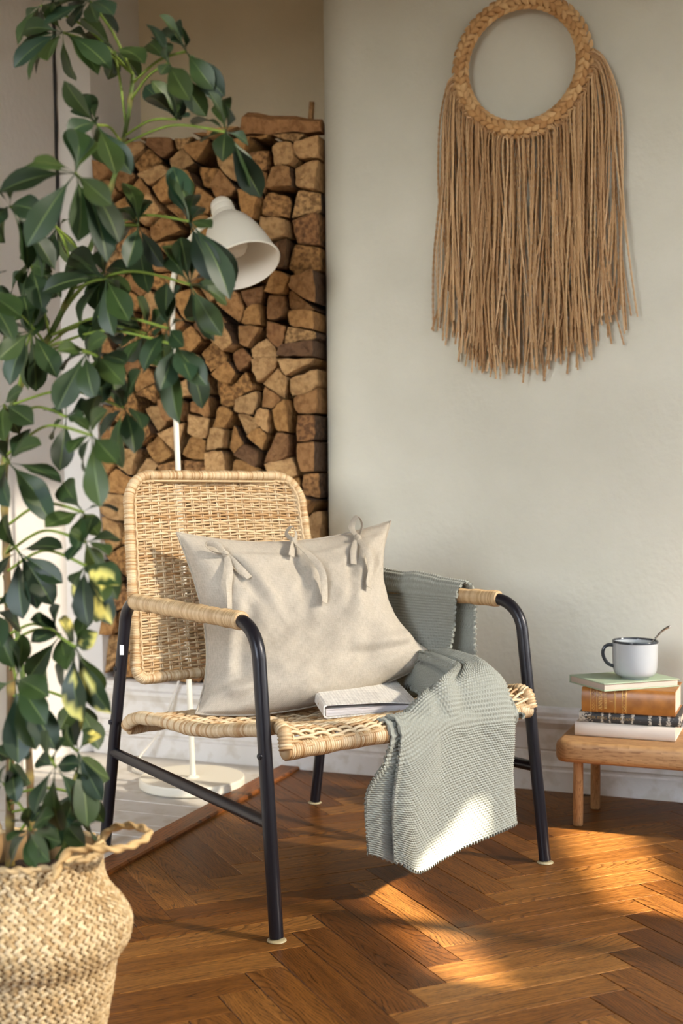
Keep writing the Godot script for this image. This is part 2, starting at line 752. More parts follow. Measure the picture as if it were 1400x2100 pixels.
func room() -> void:
	# right-hand wall of the niche: flat, then rounded back into the niche
	var o := PackedVector2Array([Vector2(2.18, -0.36), Vector2(2.18, 0)])
	var lean := [0.0, 0.0]
	for k in 13:
		var a := PI / 2 + PI / 2 * k / 12.0
		o.append(Vector2(0.1 + 0.1 * cos(a), -0.1 + 0.1 * sin(a)))
		lean.append(-0.014 * k / 12.0)
	o.append(Vector2(0.0, -0.36))
	lean.append(-0.014)
	structure(part("wall_back", smooth_wall(o, lean, M.plaster)), "pale sage plaster wall rounding into the firewood niche", "wall")
	var l := PackedVector2Array([Vector2(-0.78, 4.6), Vector2(-0.78, 0.06), Vector2(-0.70, 0.0), Vector2(-0.70, -0.30), Vector2(-0.9, -0.30), Vector2(-0.95, 4.6)])
	structure(part("wall_left", extruded(l, 0, 2.8, [-0.02, -0.02, -0.02, -0.02, 0, 0], M.white_plaster)), "white plaster wall at the left with a splayed edge", "wall")
	var mb := MB.new()
	mb.box(Vector3(-0.9, 0, -0.44), Vector3(0.1, 2.8, -0.30), 0.001)
	structure(part("wall_niche", mb.done(M.cream_plaster, true)), "cream back wall of the niche above the firewood", "wall")
	# wall with the window, to the right of the picture
	mb = MB.new()
	mb.box(Vector3(RIGHT, 0, -0.36), Vector3(RIGHT + 0.2, 2.8, WZ0), 0.001)
	mb.box(Vector3(RIGHT, 0, WZ1), Vector3(RIGHT + 0.2, 2.8, 4.75), 0.001)
	mb.box(Vector3(RIGHT, 0, WZ0), Vector3(RIGHT + 0.2, SILL, WZ1), 0.001)
	mb.box(Vector3(RIGHT, HEAD, WZ0), Vector3(RIGHT + 0.2, 2.8, WZ1), 0.001)
	structure(part("wall_right", mb.done(M.room_paint, true)), "wall with the tall window, right of the view", "wall")
	mb = MB.new()
	mb.box(Vector3(-0.95, 0, 4.6), Vector3(-0.78, 2.8, 4.75), 0.001)
	mb.box(Vector3(-0.78, 0, 4.6), Vector3(0.75, 0.75, 4.75), 0.001)
	mb.box(Vector3(-0.78, 2.25, 4.6), Vector3(0.75, 2.8, 4.75), 0.001)
	mb.box(Vector3(0.75, 0, 4.6), Vector3(RIGHT + 0.2, 2.8, 4.75), 0.001)
	structure(part("wall_front", mb.done(M.room_paint, true)), "wall behind the viewer", "wall")
	mb = MB.new()
	mb.box(Vector3(-0.95, 2.8, -0.44), Vector3(RIGHT + 0.2, 2.9, 4.75), 0.001)
	structure(part("ceiling", mb.done(M.ceiling_paint, true)), "ceiling", "ceiling")
	# window: frame, glazing bars, sheer curtain with drawn gaps
	var w := Node3D.new()
	w.position = Vector3(RIGHT + 0.12, 0, 0)
	place(w, "window_1", self)
	structure(w, "tall window with white frame and a sheer curtain, right of the view", "window")
	mb = MB.new()
	for z in [WZ0, lerpf(WZ0, WZ1, 0.333) - 0.02, lerpf(WZ0, WZ1, 0.667) - 0.02, WZ1 - 0.05]:
		mb.box(Vector3(-0.03, SILL, z), Vector3(0.03, HEAD, z + 0.05), 0.004)
	for y in [SILL, HEAD - 0.05]:
		mb.box(Vector3(-0.03, y, WZ0), Vector3(0.03, y + 0.05, WZ1), 0.004)
	part("window_frame", mb.done(M.white_paint, true), w)
	mb = MB.new()
	var cu := RIGHT + 0.02
	var z0 := WZ0 + 0.01
	while z0 < WZ1 - 0.02:
		var z1 := z0 + 0.04
		var zm := z0 + 0.02
		var spans := [[SILL + 0.01, HEAD - 0.005]]
		var gaps := []
		if zm > 0.1 and zm < 0.95:
			gaps.append([(cu - 0.798 - 0.395 * (zm - 0.342)) * 0.55, 0.045])
		if zm > 0.91 and zm < 1.38:
			gaps.append([(cu - 0.37 - 0.754 * (zm - 0.811)) * 0.55, 0.034])
		for g in gaps:
			var last: Array = spans.pop_back()
			spans.append([last[0], g[0] - g[1]])
			spans.append([g[0] + g[1], last[1]])
		for s in spans:
			if s[1] - s[0] < 0.005:
				continue
			var k := mb.v.size()
			var xa := -0.10 + 0.008 * sin(z0 * 60.0)
			var xb := -0.10 + 0.008 * sin(z1 * 60.0)
			mb.add(Vector3(xa, s[0], z0))
			mb.add(Vector3(xb, s[0], z1))
			mb.add(Vector3(xb, s[1], z1))
			mb.add(Vector3(xa, s[1], z0))
			mb.quad(k, k + 1, k + 2, k + 3)
		z0 = z1
	part("curtain", mb.done(M.sheer_curtain), w)
	var w2 := Node3D.new()
	w2.position = Vector3(0, 0, 4.68)
	place(w2, "window_2", self)
	structure(w2, "low window with a white frame behind the viewer", "window")
	mb = MB.new()
	for x in [-0.78, -0.04, 0.70]:
		mb.box(Vector3(x, 0.75, -0.03), Vector3(x + 0.05, 2.25, 0.03), 0.004)
	for y in [0.75, 2.20]:
		mb.box(Vector3(-0.78, y, -0.03), Vector3(0.75, y + 0.05, 0.03), 0.004)
	part("window_frame", mb.done(M.white_paint, true), w2)
	# moulded baseboard, running on as the front of the firewood ledge
	var prof := PackedVector2Array([Vector2(0, 0), Vector2(0.03, 0), Vector2(0.03, 0.052), Vector2(0.024, 0.056), Vector2(0.024, 0.061), Vector2(0.027, 0.066), Vector2(0.022, 0.078), Vector2(0.02, 0.10), Vector2(0.017, 0.103), Vector2(0.02, 0.107), Vector2(0.019, 0.16), Vector2(0.022, 0.166), Vector2(0.03, 0.178), Vector2(0.03, 0.188), Vector2(0.024, 0.193), Vector2(0.024, 0.203), Vector2(0.016, 0.214), Vector2(0, 0.217)])
	mb = MB.new()
	var n := prof.size()
	var wav := noise(1.3, 2, 8)
	var segs := 40
	for i in segs + 1:
		var x := lerpf(-0.705, RIGHT, float(i) / segs)
		for k in n:
			var j := wav.get_noise_2d(x, prof[k].y * 3.0) * 0.0025
			mb.add(Vector3(x, maxf(0.0, prof[k].y + (j if prof[k].y > 0 else 0.0)), (prof[k].x if prof[k].x > 0 else -0.01) + j))
	for i in segs:
		for k in n - 1:
			var a := i * n + k
			mb.quad(a, a + 1, a + n + 1, a + n)
	structure(part("baseboard_back", mb.done(M.white_paint, true)), "old white painted moulded baseboard along the back wall", "baseboard")
	mb = MB.new()
	mb.box(Vector3(-0.70, 0.02, -0.30), Vector3(0.01, 0.215, 0.0), 0.002)
	structure(part("trim_1", mb.done(M.white_paint, true)), "white ledge that carries the firewood", "ledge")
	# a black cord fixed along the edge of the left wall
	mb = MB.new()
	var cord := PackedVector3Array()
	for i in 60:
		var y := 2.75 - i * 0.021
		cord.append(Vector3(-0.778 - 0.02 * (y - 0.66) + 0.0015 * sin(i * 0.9), y, 0.068 + 0.001 * cos(i * 0.7)))
	mb.tube(cord, 0.0055, 8)
	tag(part("cord", mb.done(M.black_cord)), "black cord running down the edge of the left wall behind the plant", "cord")


func smooth_wall(outline: PackedVector2Array, lean: Array, m: Material) -> ArrayMesh:
	# flat faces flat, the rounded run smooth: every side gets vertices of its own except inside the curve
	var mb := MB.new()
	var n := outline.size()
	for i in n:
		var j := (i + 1) % n
		var a := outline[i]
		var b := outline[j]
		var curved := i >= 2 and i < n - 2
		var na := Vector2(-(b.y - a.y), b.x - a.x).normalized()
		for k in 2:
			var p: Vector2 = a if k == 0 else b
			for y in [0.0, 2.8]:
				mb.add(Vector3(p.x + lean[i if k == 0 else j] * (y - 0.66), y, p.y))
		var q := i * 4
		mb.quad(q, q + 1, q + 3, q + 2)
	# weld the curve
	var mesh := mb.done(m)
	var arr := mesh.surface_get_arrays(0)
	var nn: PackedVector3Array = arr[Mesh.ARRAY_NORMAL]
	for i in range(2, n - 2):
		for s in 2:
			var c := Vector2(0.1, -0.1)
			var p := outline[i + s]
			var d := (p - c).normalized()
			var sign_of := 1.0 if nn[i * 4].dot(Vector3(d.x, 0, d.y)) > 0 else -1.0
			for y in 2:
				nn[i * 4 + s * 2 + y] = Vector3(d.x, 0, d.y) * sign_of
	arr[Mesh.ARRAY_NORMAL] = nn
	var out := ArrayMesh.new()
	out.add_surface_from_arrays(Mesh.PRIMITIVE_TRIANGLES, arr)
	out.surface_set_material(0, m)
	return out


func floor_boards() -> void:
	var f := Node3D.new()
	place(f, "floor", self)
	structure(f, "oak herringbone parquet floor with a painted hearth in its corner", "floor")
	var mb := MB.new()
	mb.box(Vector3(-0.95, -0.10, -0.44), Vector3(RIGHT + 0.2, -0.003, 4.75), 0.001)
	part("underfloor", mb.done(M.oak_walnut, true), f)
	var L := 0.384
	var W := 0.07
	var s := sqrt(0.5)
	# six grain variants, each one mesh
	var meshes := []
	for k in 6:
		var b := MB.new()
		b.box(Vector3(0, -0.012, 0), Vector3(L - 0.0008, 0, W - 0.0008), 0.0009)
		for i in b.uv.size():
			var p := b.v[i]
			b.uv[i] = Vector2(p.x / L, (k + 0.03 + 0.94 * p.z / W) / 6.0)
		meshes.append(b.done(null, true))
	var names := ["oak_honey", "oak_golden", "oak_amber", "oak_umber", "oak_walnut"]
	var found := []
	rng.seed = 11
	var base := Vector2(0.70, 0.995)
	for strip_no in range(-8, 9):
		for k in range(-60, 60):
			for kind in 2:
				# lattice coordinates: a along (x+, z-), b along (x+, z+), rotated 45 degrees
				var a0: float
				var b0: float
				if kind == 0:
					a0 = k * W + strip_no * L
					b0 = -k * W + strip_no * L
				else:
					a0 = k * W + strip_no * L
					b0 = -k * W + strip_no * L - L
				# kind 0: long in a, kind 1: long in b
				var ca := a0 + (L / 2 if kind == 0 else W / 2 - 0.0)
				var cb := b0 + (W / 2 if kind == 0 else L / 2)
				var p := base + Vector2(s, -s) * a0 + Vector2(s, s) * b0
				var mid := base + Vector2(s, -s) * ca + Vector2(s, s) * cb
				var tone := rng.randi()
				var grain := rng.randi() % 6
				if mid.x < -0.12 or mid.x > RIGHT - 0.05 or mid.y < -0.06 or mid.y > 4.7:
					continue
				found.append([p, kind, tone, grain, mid])
	var eye := Vector2(1.296, 3.285)
	var fwd := Vector2(-0.3501, -0.9367)
	var right := Vector2(0.9367, -0.3501)
	var rest := MB.new()
	var in_view := []
	for q in found:
		var d: Vector2 = q[4] - eye
		var z := d.dot(fwd)
		var x := d.dot(right)
		q.append(z if z > 1.5 and absf(x) < 0.31 * z + 0.2 else 99.0 + z)
		in_view.append(q)
	in_view.sort_custom(func(a, b): return a[5] < b[5])
	var count := 0
	for q in in_view:
		var p: Vector2 = q[0]
		var t: Transform3D
		if q[1] == 0:
			t = Transform3D(Basis(Vector3(s, 0, -s), Vector3.UP, Vector3(s, 0, s)), Vector3(p.x, 0, p.y))
		else:
			t = Transform3D(Basis(Vector3(s, 0, s), Vector3.UP, Vector3(-s, 0, s)), Vector3(p.x, 0, p.y) + Vector3(s, 0, -s) * W)
		t.origin.y = 0.0003 * ((q[2] % 7) / 7.0 - 1.0)
		var r: int = (q[2] / 7) % 10
		var which: int = [0, 0, 1, 1, 1, 1, 2, 2, 2, 3][r] if q[1] == 0 else [1, 2, 2, 2, 3, 3, 3, 3, 4, 4][r]
		if q[5] < 90.0 and count < 298:
			var o := part("plank", meshes[q[3]], f, t)
			o.set_surface_override_material(0, M[names[which]])
			count += 1
		else:
			rest.box(Vector3(0, -0.012, 0), Vector3(L - 0.0008, 0, W - 0.0008), 0.0009, t)
	print("planks ", count, " rest ", rest.v.size())
	var far := part("plank_field", rest.done(M.oak_amber, true), f)
	far.set_meta("kind", "stuff")
	# oak strip that edges the hearth, and the hearth's white boards
	mb = MB.new()
	mb.box(Vector3(-0.105, -0.02, 0.02), Vector3(-0.045, 0.009, 2.2), 0.004)
	for i in mb.uv.size():
		mb.uv[i] = Vector2(mb.v[i].z * 2.0, 0.1 + (mb.v[i].x + mb.v[i].y) * 0.9)
	part("edge_strip", mb.done(M.oak_strip, true), f)
	for k in 24:
		var zz := 0.03 + k * 0.094
		mb = MB.new()
		mb.box(Vector3(-0.78, -0.012, zz), Vector3(-0.106, 0.0012 * ((k * 7) % 5) / 5.0, zz + 0.0925), 0.0015)
		part("hearth_board", mb.done(M.hearth_paint, true), f)


# ------------------------------------------------------------------ firewood
func clip_cell(poly: PackedVector2Array, m: Vector2, nrm: Vector2) -> PackedVector2Array:
	var out := PackedVector2Array()
	var n := poly.size()
	for i in n:
		var a := poly[i]
		var b := poly[(i + 1) % n]
		var da := (a - m).dot(nrm)
		var db := (b - m).dot(nrm)
		if da <= 0:
			out.append(a)
		if (da < 0 and db > 0) or (da > 0 and db < 0):
			out.append(a + (b - a) * (da / (da - db)))
	return out


func firewood() -> void:
	# where the ends of the visible logs sit (pixels of two crops of the photograph, then metres)
	var upper := [400, 130, 300, 180, 390, 262, 530, 215, 620, 160, 590, 290, 530, 355, 320, 360, 390, 445, 670, 430, 760, 490, 830, 400, 800, 150, 950, 110, 1110, 205, 1110, 320, 1235, 265, 970, 360, 1235, 440, 1100, 480, 940, 480, 1200, 610, 1065, 620, 910, 600, 1230, 750, 1050, 745, 1210, 930, 1080, 900, 540, 510, 440, 540, 300, 560, 200, 470, 500, 640, 360, 630, 640, 590, 440, 740, 480, 860, 600, 880, 560, 1180, 380, 1170, 270, 1060, 920, 1130, 1080, 1060, 1250, 1100, 1060, 1200, 1205, 1180, 1200, 1270, 940, 1260, 930, 1360, 1070, 1340, 1180, 1370, 820, 1200, 700, 1290, 240, 200, 250, 290, 90, 330, 60, 430, 110, 560, 180, 640, 750, 900, 820, 1010, 700, 1060]
	var lower := [930, 50, 1130, 50, 660, 90, 810, 110, 735, 185, 1130, 145, 1155, 235, 935, 140, 830, 245, 1020, 250, 700, 290, 1190, 345, 870, 360, 970, 335, 600, 380, 1050, 430, 960, 440, 1190, 490, 690, 440, 580, 480, 850, 480, 680, 560, 780, 560, 890, 550, 550, 620, 400, 540, 330, 620, 690, 690, 850, 650, 1030, 610, 1200, 660, 1060, 745, 820, 740, 1210, 850, 270, 750, 400, 770, 320, 430, 390, 390, 300, 300, 390, 270, 270, 220, 230, 500, 120, 800, 100, 950, 180, 690, 70, 520, 1190, 940, 1240, 1040, 1090, 850, 950, 860]
	var seeds := PackedVector2Array()
	for set_no in 2:
		var list: Array = [upper, lower][set_no]
		var corner: Vector2 = [Vector2(180, 200), Vector2(200, 700)][set_no]
		for i in range(0, list.size(), 2):
			var p := to_wall(corner + Vector2(list[i], list[i + 1]) / 2.8)
			var near := false
			for q in seeds:
				near = near or p.distance_to(q) < 0.035
			if not near:
				seeds.append(p)
	# the rest of the stack, hidden for the most part behind chair, lamp and leaves
	rng.seed = 20
	var tries := 0
	while tries < 6000:
		tries += 1
		var p := Vector2(rng.randf_range(-0.69, -0.03), rng.randf_range(0.245, 1.77))
		var near := false
		for q in seeds:
			var d := p - q
			near = near or Vector2(d.x * 0.85, d.y * 1.15).length() < 0.060
		if not near:
			seeds.append(p)
	var order := range(seeds.size())
	var sorted := []
	for p in seeds:
		sorted.append(p)
	sorted.sort_custom(func(a, b): return a.y > b.y)
	var tones := [["pale", lin(214, 172, 118)], ["honey-coloured", lin(198, 150, 92)], ["tan", lin(184, 138, 88)], ["brown", lin(160, 116, 74)], ["dark", lin(122, 90, 60)]]
	var bark := lin(92, 70, 50)
	var made := []
	for i in sorted.size():
		var p: Vector2 = sorted[i]
		var cell := PackedVector2Array([Vector2(-0.698, 0.217), Vector2(-0.004, 0.217), Vector2(-0.010, 1.81), Vector2(-0.712, 1.81)])
		for j in sorted.size():
			var q: Vector2 = sorted[j]
			if i != j and absf(q.x - p.x) < 0.3 and absf(q.y - p.y) < 0.3:
				cell = clip_cell(cell, (p + q) / 2, (q - p).normalized())
		# the open top: nothing reaches more than half a log above its middle
		if p.y > 1.68:
			var capped := PackedVector2Array()
			for c in cell:
				capped.append(Vector2(c.x, minf(c.y, minf(p.y + 0.045 + 0.02 * sin(p.x * 40.0), 1.785 if p.x > -0.27 else 2.0))))
			cell = capped
		# split logs have few, crisp corners: drop the ends of short edges
		var k := 0
		while k < cell.size() and cell.size() > 4:
			if cell[k].distance_to(cell[(k + 1) % cell.size()]) < 0.022:
				cell.remove_at((k + 1) % cell.size())
			else:
				k += 1
		var corners: int = [3, 3, 4, 4, 4, 4, 4, 5][rng.randi() % 8]
		while cell.size() > corners:
			var least := 0
			var loss := 9.0
			for e in cell.size():
				var p0 := cell[(e + cell.size() - 1) % cell.size()]
				var p1 := cell[(e + 1) % cell.size()]
				var cut := absf((cell[e] - p0).cross(p1 - p0))
				if cut < loss:
					loss = cut
					least = e
			if corners == 3 and loss > 0.0026:
				break
			cell.remove_at(least)
		var round_side := rng.randi() % cell.size() if rng.randf() < 0.55 else -1
		var mid := Vector2.ZERO
		for c in cell:
			mid += c / cell.size()
		var ring := PackedVector2Array()
		var n := cell.size()
		for e in n:
			var a := cell[e]
			var b := cell[(e + 1) % n]
			var prev := cell[(e + n - 1) % n]
			for s in 4:
				var t := s / 4.0
				var q := a.lerp(b, t)
				if s == 0:
					q = a.lerp((prev + b) / 2, 0.05)
				var to := (mid - q)
				q += to.normalized() * (0.0016 + 0.0018 * rng.randf()) + Vector2(rng.randf_range(-1, 1), rng.randf_range(-1, 1)) * 0.0012
				q += Vector2(b.y - a.y, a.x - b.x).normalized() * (sin(PI * t) * (0.006 if e == round_side else rng.randf_range(-0.002, 0.003)))
				ring.append(q)
		var mottled := rng.randf() < 0.24
		var ti := clampi(int(rng.randfn(1.7, 1.1)), 0, 4)
		var tone: Color = tones[ti][1]
		tone = tone * rng.randf_range(0.74, 0.98)
		var front := rng.randf_range(-0.030, 0.018) - (0.012 if mottled else 0.0)
		var tilt := Vector2(rng.randf_range(-0.35, 0.35), rng.randf_range(-0.35, 0.35))
		var mb := MB.new()
		var m := ring.size()
		# the end face: rim, a rough inner ring, the middle
		mb.col = tone
		for lap in 3:
			var shrink: float = [1.0, 0.93, 0.5][lap]
			for q in ring:
				var d := (q - mid) * shrink
				var z := front + d.dot(tilt) + (0.0 if lap > 0 else -0.004) + rng.randf_range(-0.0016, 0.0016)
				mb.add(Vector3(d.x, d.y, z))
		var hub := mb.add(Vector3(0, 0, front + rng.randf_range(-0.004, 0.006)))
		for lap in 2:
			for e in m:
				var g := (e + 1) % m
				mb.quad(lap * m + e, lap * m + m + e, lap * m + m + g, lap * m + g)
		for e in m:
			mb.tri(2 * m + e, hub, 2 * m + (e + 1) % m)
		# the sides: split wood, bark on some
		var first := mb.v.size()
		var barky := rng.randf() < 0.5
		for lap in 3:
			for e in m:
				var q := ring[e]
				var d := (q - mid) * (1.0 - 0.04 * lap)
				mb.col = bark if barky and e < m / 2 else tone * 0.8
				mb.add(Vector3(d.x, d.y, (front + (q - mid).dot(tilt) - 0.004) if lap == 0 else [0, -0.13, -0.27][lap]))
		for lap in 2:
			for e in m:
				var g := (e + 1) % m
				mb.quad(first + lap * m + e, first + lap * m + g, first + lap * m + m + g, first + lap * m + m + e)
		var o := part("log", mb.done(M.mottled_wood if mottled else M.split_wood, true), self, Transform3D(Basis(), Vector3(mid.x, mid.y, 0)))
		var area := 0.0
		for e in n:
			area += cell[e].cross(cell[(e + 1) % n]) / 2
		made.append([o, mid, absf(area), n, tones[ti][0], mottled])
	# labels: look first, then the place in the stack
	made.sort_custom(func(a, b): return a[1].y > b[1].y)
	var rows := 22
	var by_row := {}
	for q in made:
		var r := clampi(int((1.81 - q[1].y) / (1.6 / rows)), 0, rows - 1)
		if not by_row.has(r):
			by_row[r] = []
		by_row[r].append(q)
	var ord := ["first", "second", "third", "fourth", "fifth", "sixth", "seventh", "eighth", "ninth", "tenth", "eleventh", "twelfth", "thirteenth", "fourteenth", "fifteenth", "sixteenth", "seventeenth", "eighteenth", "nineteenth", "twentieth", "twenty-first", "twenty-second"]
	for r in by_row:
		var row: Array = by_row[r]
		row.sort_custom(func(a, b): return a[1].x > b[1].x)
		for i in row.size():
			var q: Array = row[i]
			var size: String = "large" if q[2] > 0.0075 else ("small" if q[2] < 0.0042 else "middle-sized")
			var kind: String = "three-cornered" if q[3] == 3 else ("four-cornered" if q[3] == 4 else "many-cornered")
			var look := "%s %s %s split log%s" % [size, q[4], kind, ", blotched" if q[5] else ""]
			tag(q[0], "%s, %s from right in %s row down" % [look, ord[i], ord[r]], "log", "split logs stacked in the niche")
	# one long log lying across the top at the right, and a stick behind it
	var mb2 := MB.new()
	mb2.col = lin(170, 124, 78)
	var prof := PackedVector2Array([Vector2(-0.035, -0.03), Vector2(0.03, -0.034), Vector2(0.04, 0.012), Vector2(0.004, 0.036), Vector2(-0.034, 0.018)])
	var rings := 7
	for i in rings:
		var t := float(i) / (rings - 1)
		for p in prof:
			mb2.add(Vector3(lerpf(-0.115, 0.115, t) + p.y * 0.25 * (1 if i == 0 else 0), p.y * (1.0 - 0.45 * t) + 0.003 * sin(i * 2.1) - 0.018 * t, p.x * (1.0 - 0.25 * t)))
	for i in rings - 1:
		for k in 5:
			mb2.quad(i * 5 + k, i * 5 + (k + 1) % 5, i * 5 + 5 + (k + 1) % 5, i * 5 + 5 + k)
	var ca := mb2.add(Vector3(-0.118, 0, 0))
	var cb := mb2.add(Vector3(0.117, -0.018, 0))
	for k in 5:
		mb2.tri(ca, (k + 1) % 5, k)
		mb2.tri(cb, rings * 5 - 5 + k, rings * 5 - 5 + (k + 1) % 5)
	tag(part("log", mb2.done(M.split_wood, true), self, Transform3D(Basis(Vector3.UP, 0.12), Vector3(-0.13, 1.824, -0.06))), "long split log lying lengthwise on top of the stack at its right end", "log", "split logs stacked in the niche")
	mb2 = MB.new()
	mb2.col = lin(190, 146, 96)
	mb2.tube(PackedVector3Array([Vector3(-0.085, 1.80, -0.14), Vector3(-0.078, 1.85, -0.137), Vector3(-0.072, 1.897, -0.13)]), PackedFloat32Array([0.010, 0.009, 0.008]), 5)
	tag(part("stick", mb2.done(M.split_wood, true)), "thin stick poking up behind the topmost long log", "stick")


func to_wall(p: Vector2) -> Vector2:
	var a := at(p.x, p.y, 1.0) - Vector3(1.296, 0.8, 3.285)
	var t := (0.0 - 3.285) / a.z
	return Vector2(1.296 + a.x * t, 0.8 + a.y * t)


# ------------------------------------------------------------------ armchair
func cane_tones() -> Array:
	return [lin(212, 187, 149), lin(202, 174, 134), lin(220, 198, 162), lin(192, 160, 118), lin(206, 180, 142), lin(178, 142, 98), lin(214, 192, 156)]


func back_point(x: float, v: float) -> Vector3:       # x across, v up the backrest
	var t := v / 0.4485
	var w := 0.262 - 0.02 * t
	var u := clampf((x - 0.004 - 0.012 * t) / w, -1.0, 1.0)
	return Vector3(x, 0.372 + 0.44 * t + 0.01 * (1 - u * u) * smoothstep(0.6, 1.0, t), -0.272 - 0.088 * t - 0.03 * (1 - u * u) * (0.4 + 0.6 * t))


func back_half(v: float) -> float:
	var t := v / 0.4485
	var w := 0.262 - 0.02 * t
	var rc := 0.06
	if v > 0.4485 - rc:
		var d := v - (0.4485 - rc)
		w -= rc - sqrt(maxf(0.0, rc * rc - d * d))
	if v < 0.03:
		var d2 := 0.03 - v
		w -= 0.03 - sqrt(maxf(0.0, 0.0009 - d2 * d2))
	return w


func seat_point(x: float, q: float) -> Vector3:       # q runs from the rear bar (0) to the front bar (1)
	var zs := [-0.268, -0.245, -0.20, -0.115, -0.01, 0.08, 0.165, 0.235, 0.285, 0.318, 0.337, 0.345]
	var hs := [0.276, 0.292, 0.305, 0.312, 0.312, 0.320, 0.335, 0.347, 0.353, 0.350, 0.342, 0.328]
	var f := clampf(q, 0, 1) * 11.0
	var i := mini(int(f), 10)
	var t := f - i
	var w := seat_half(q)
	var u := clampf(x / w, -1, 1)
	var mid := 1.0 - u * u
	var z := lerpf(zs[i], zs[i + 1], t)
	var y := lerpf(hs[i], hs[i + 1], t) - 0.018 * mid * sin(PI * clampf(q * 1.05, 0, 1)) + 0.016 * pow(absf(u), 6) * smoothstep(0.65, 0.85, q) * (1.0 - smoothstep(0.9, 1.0, q))
	return Vector3(x, y, z)


func seat_half(q: float) -> float:
	return lerpf(0.282, 0.322, q)


func chair() -> void:
	var c := thing("armchair", "low armchair of woven cane on a black tubular steel frame", "armchair", CHAIR)
	var tones := cane_tones()
	var arm_tones := [lin(206, 176, 134), lin(198, 168, 126), lin(212, 184, 142), lin(190, 158, 116)]
	for s in [-1.0, 1.0]:
		var fx: float = 0.354 * s
		var ctrl := PackedVector3Array([Vector3(fx, 0.006, 0.357), Vector3(0.346 * s, 0.549, 0.290), Vector3(0.292 * s, 0.549, -0.251), Vector3(0.296 * s, 0.006, -0.342)])
		var mb := MB.new()
		mb.tube(bent(ctrl, PackedFloat32Array([0, 0.062, 0.046, 0]), 10), 0.0128, 16)
		var frame := part("side_frame", mb.done(M.black_steel), c)
		mb = MB.new()
		mb.tube(PackedVector3Array([Vector3(0.351 * s, 0.2, 0.335), Vector3(0.2945 * s, 0.215, -0.307)]), 0.0112, 14)
		part("stretcher", mb.done(M.black_steel), frame)
		# cane wound round the arm
		mb = MB.new()
		var arm := PackedVector3Array()
		for i in 20:
			var t := i / 19.0
			arm.append(Vector3(lerpf(0.3405, 0.2965, t) * s, 0.5495, lerpf(0.236, -0.212, t)))
		wound(mb, arm, 0.0163, 0.0034, arm_tones, false, 0.06)
		part("arm_wrap", mb.done(M.cane), frame)
		# plastic feet
		for e in [Vector3(fx, 0, 0.3576), Vector3(0.296 * s, 0, -0.343)]:
			mb = MB.new()
			mb.lathe(PackedVector2Array([Vector2(0, 0.0), Vector2(0.0165, 0.0), Vector2(0.0175, 0.0012), Vector2(0.0165, 0.0032), Vector2(0.013, 0.004), Vector2(0.0, 0.0055)]), 24, Transform3D(Basis(), e))
			part("glide", mb.done(M.clear_plastic), frame)
		# screws that hold seat and back
		for e in [Vector3(0.3485 * s, 0.318, 0.3185), Vector3(0.2935 * s, 0.283, -0.298), Vector3(0.292 * s, 0.40, -0.279)]:
			mb = MB.new()
			var b := Transform3D(Basis(Vector3.FORWARD, PI / 2 * s), e + Vector3(0.0125 * s, 0, 0))
			mb.lathe(PackedVector2Array([Vector2(0, 0.003), Vector2(0.002, 0.003), Vector2(0.0028, 0.0012), Vector2(0.0055, 0.003), Vector2(0.006, 0.0), Vector2(0.006, -0.004)]), 12, b)
			part("screw", mb.done(M.black_steel), frame)
		if s < 0:
			mb = MB.new()
			mb.box(Vector3(-0.0045, -0.011, -0.0006), Vector3(0.0045, 0.011, 0.0006), 0.0004, Transform3D(Basis(Vector3.UP, -0.665), Vector3(-0.3013, 0.443, -0.2582)))
			var st := part("sticker", mb.done(M.white_sticker), frame)
			st.set_meta("label", "tiny white sticker on the rear leg")
	# backrest: rim wound with cane, stakes and weavers
	var back := Node3D.new()
	place(back, "backrest", c)
	var rim := PackedVector3Array()
	var V := 0.4485
	for i in 40:
		var v := V * i / 39.0
		v = V * (0.5 - 0.5 * cos(PI * i / 39.0))
		var t := v / V
		rim.append(back_point(0.004 + 0.012 * t - back_half(v), v))
	for i in range(39, -1, -1):
		var v := V * (0.5 - 0.5 * cos(PI * i / 39.0))
		var t := v / V
		rim.append(back_point(0.004 + 0.012 * t + back_half(v), v))
	rim.append(rim[0])
	var mb := MB.new()
	wound(mb, rim, 0.0112, 0.0036, tones, false, 0.1)
	part("rim", mb.done(M.cane), back)
	mb = MB.new()
	var sp := 0.0262
	var nstake := 20
	for i in nstake:
		var f := (i + 0.5) / nstake * 2.0 - 1.0
		for twin in 2:
			var pts := PackedVector3Array()
			for k in 25:
				var v := V * k / 24.0
				var t := v / V
				var half := back_half(v) - 0.006
				var w0 := 0.262 - 0.02 * t - 0.006
				var x: float = clampf(f * w0, -half, half) + 0.004 + 0.012 * t + (twin - 0.5) * 0.0052
				pts.append(back_point(x, v))
			mb.col = tones[(i * 3 + twin) % tones.size()]
			mb.tube(pts, 0.0018, 5)
	part("stakes", mb.done(M.cane), back)
	mb = MB.new()
	var row := 0
	rng.seed = 3
	var vv := 0.012
	while vv < V - 0.008:
		var half := back_half(vv) - 0.004
		var t := vv / V
		var cx := 0.004 + 0.012 * t
		var w0 := 0.262 - 0.02 * t - 0.006
		var pts := PackedVector3Array()
		var steps := nstake * 4
		for k in steps + 1:
			var f := -1.0 + 2.0 * k / steps
			var x := f * w0
			if absf(x) > half + 0.004:
				continue
			var wave := cos(PI * (f * nstake / 2.0 + 0.5 + (nstake % 2) * 0.5 + row))
			var p := back_point(cx + clampf(x, -half, half), vv + 0.0009 * sin(k * 0.37 + row * 1.3))
			pts.append(p + Vector3(0, 0.2, 0.98) * (wave * 0.0034))
		mb.col = tones[rng.randi() % tones.size()] * rng.randf_range(0.92, 1.04)
		if pts.size() > 2:
			mb.tube(pts, 0.0029 * rng.randf_range(0.9, 1.06), 5, false, false)
		vv += 0.0061
		row += 1
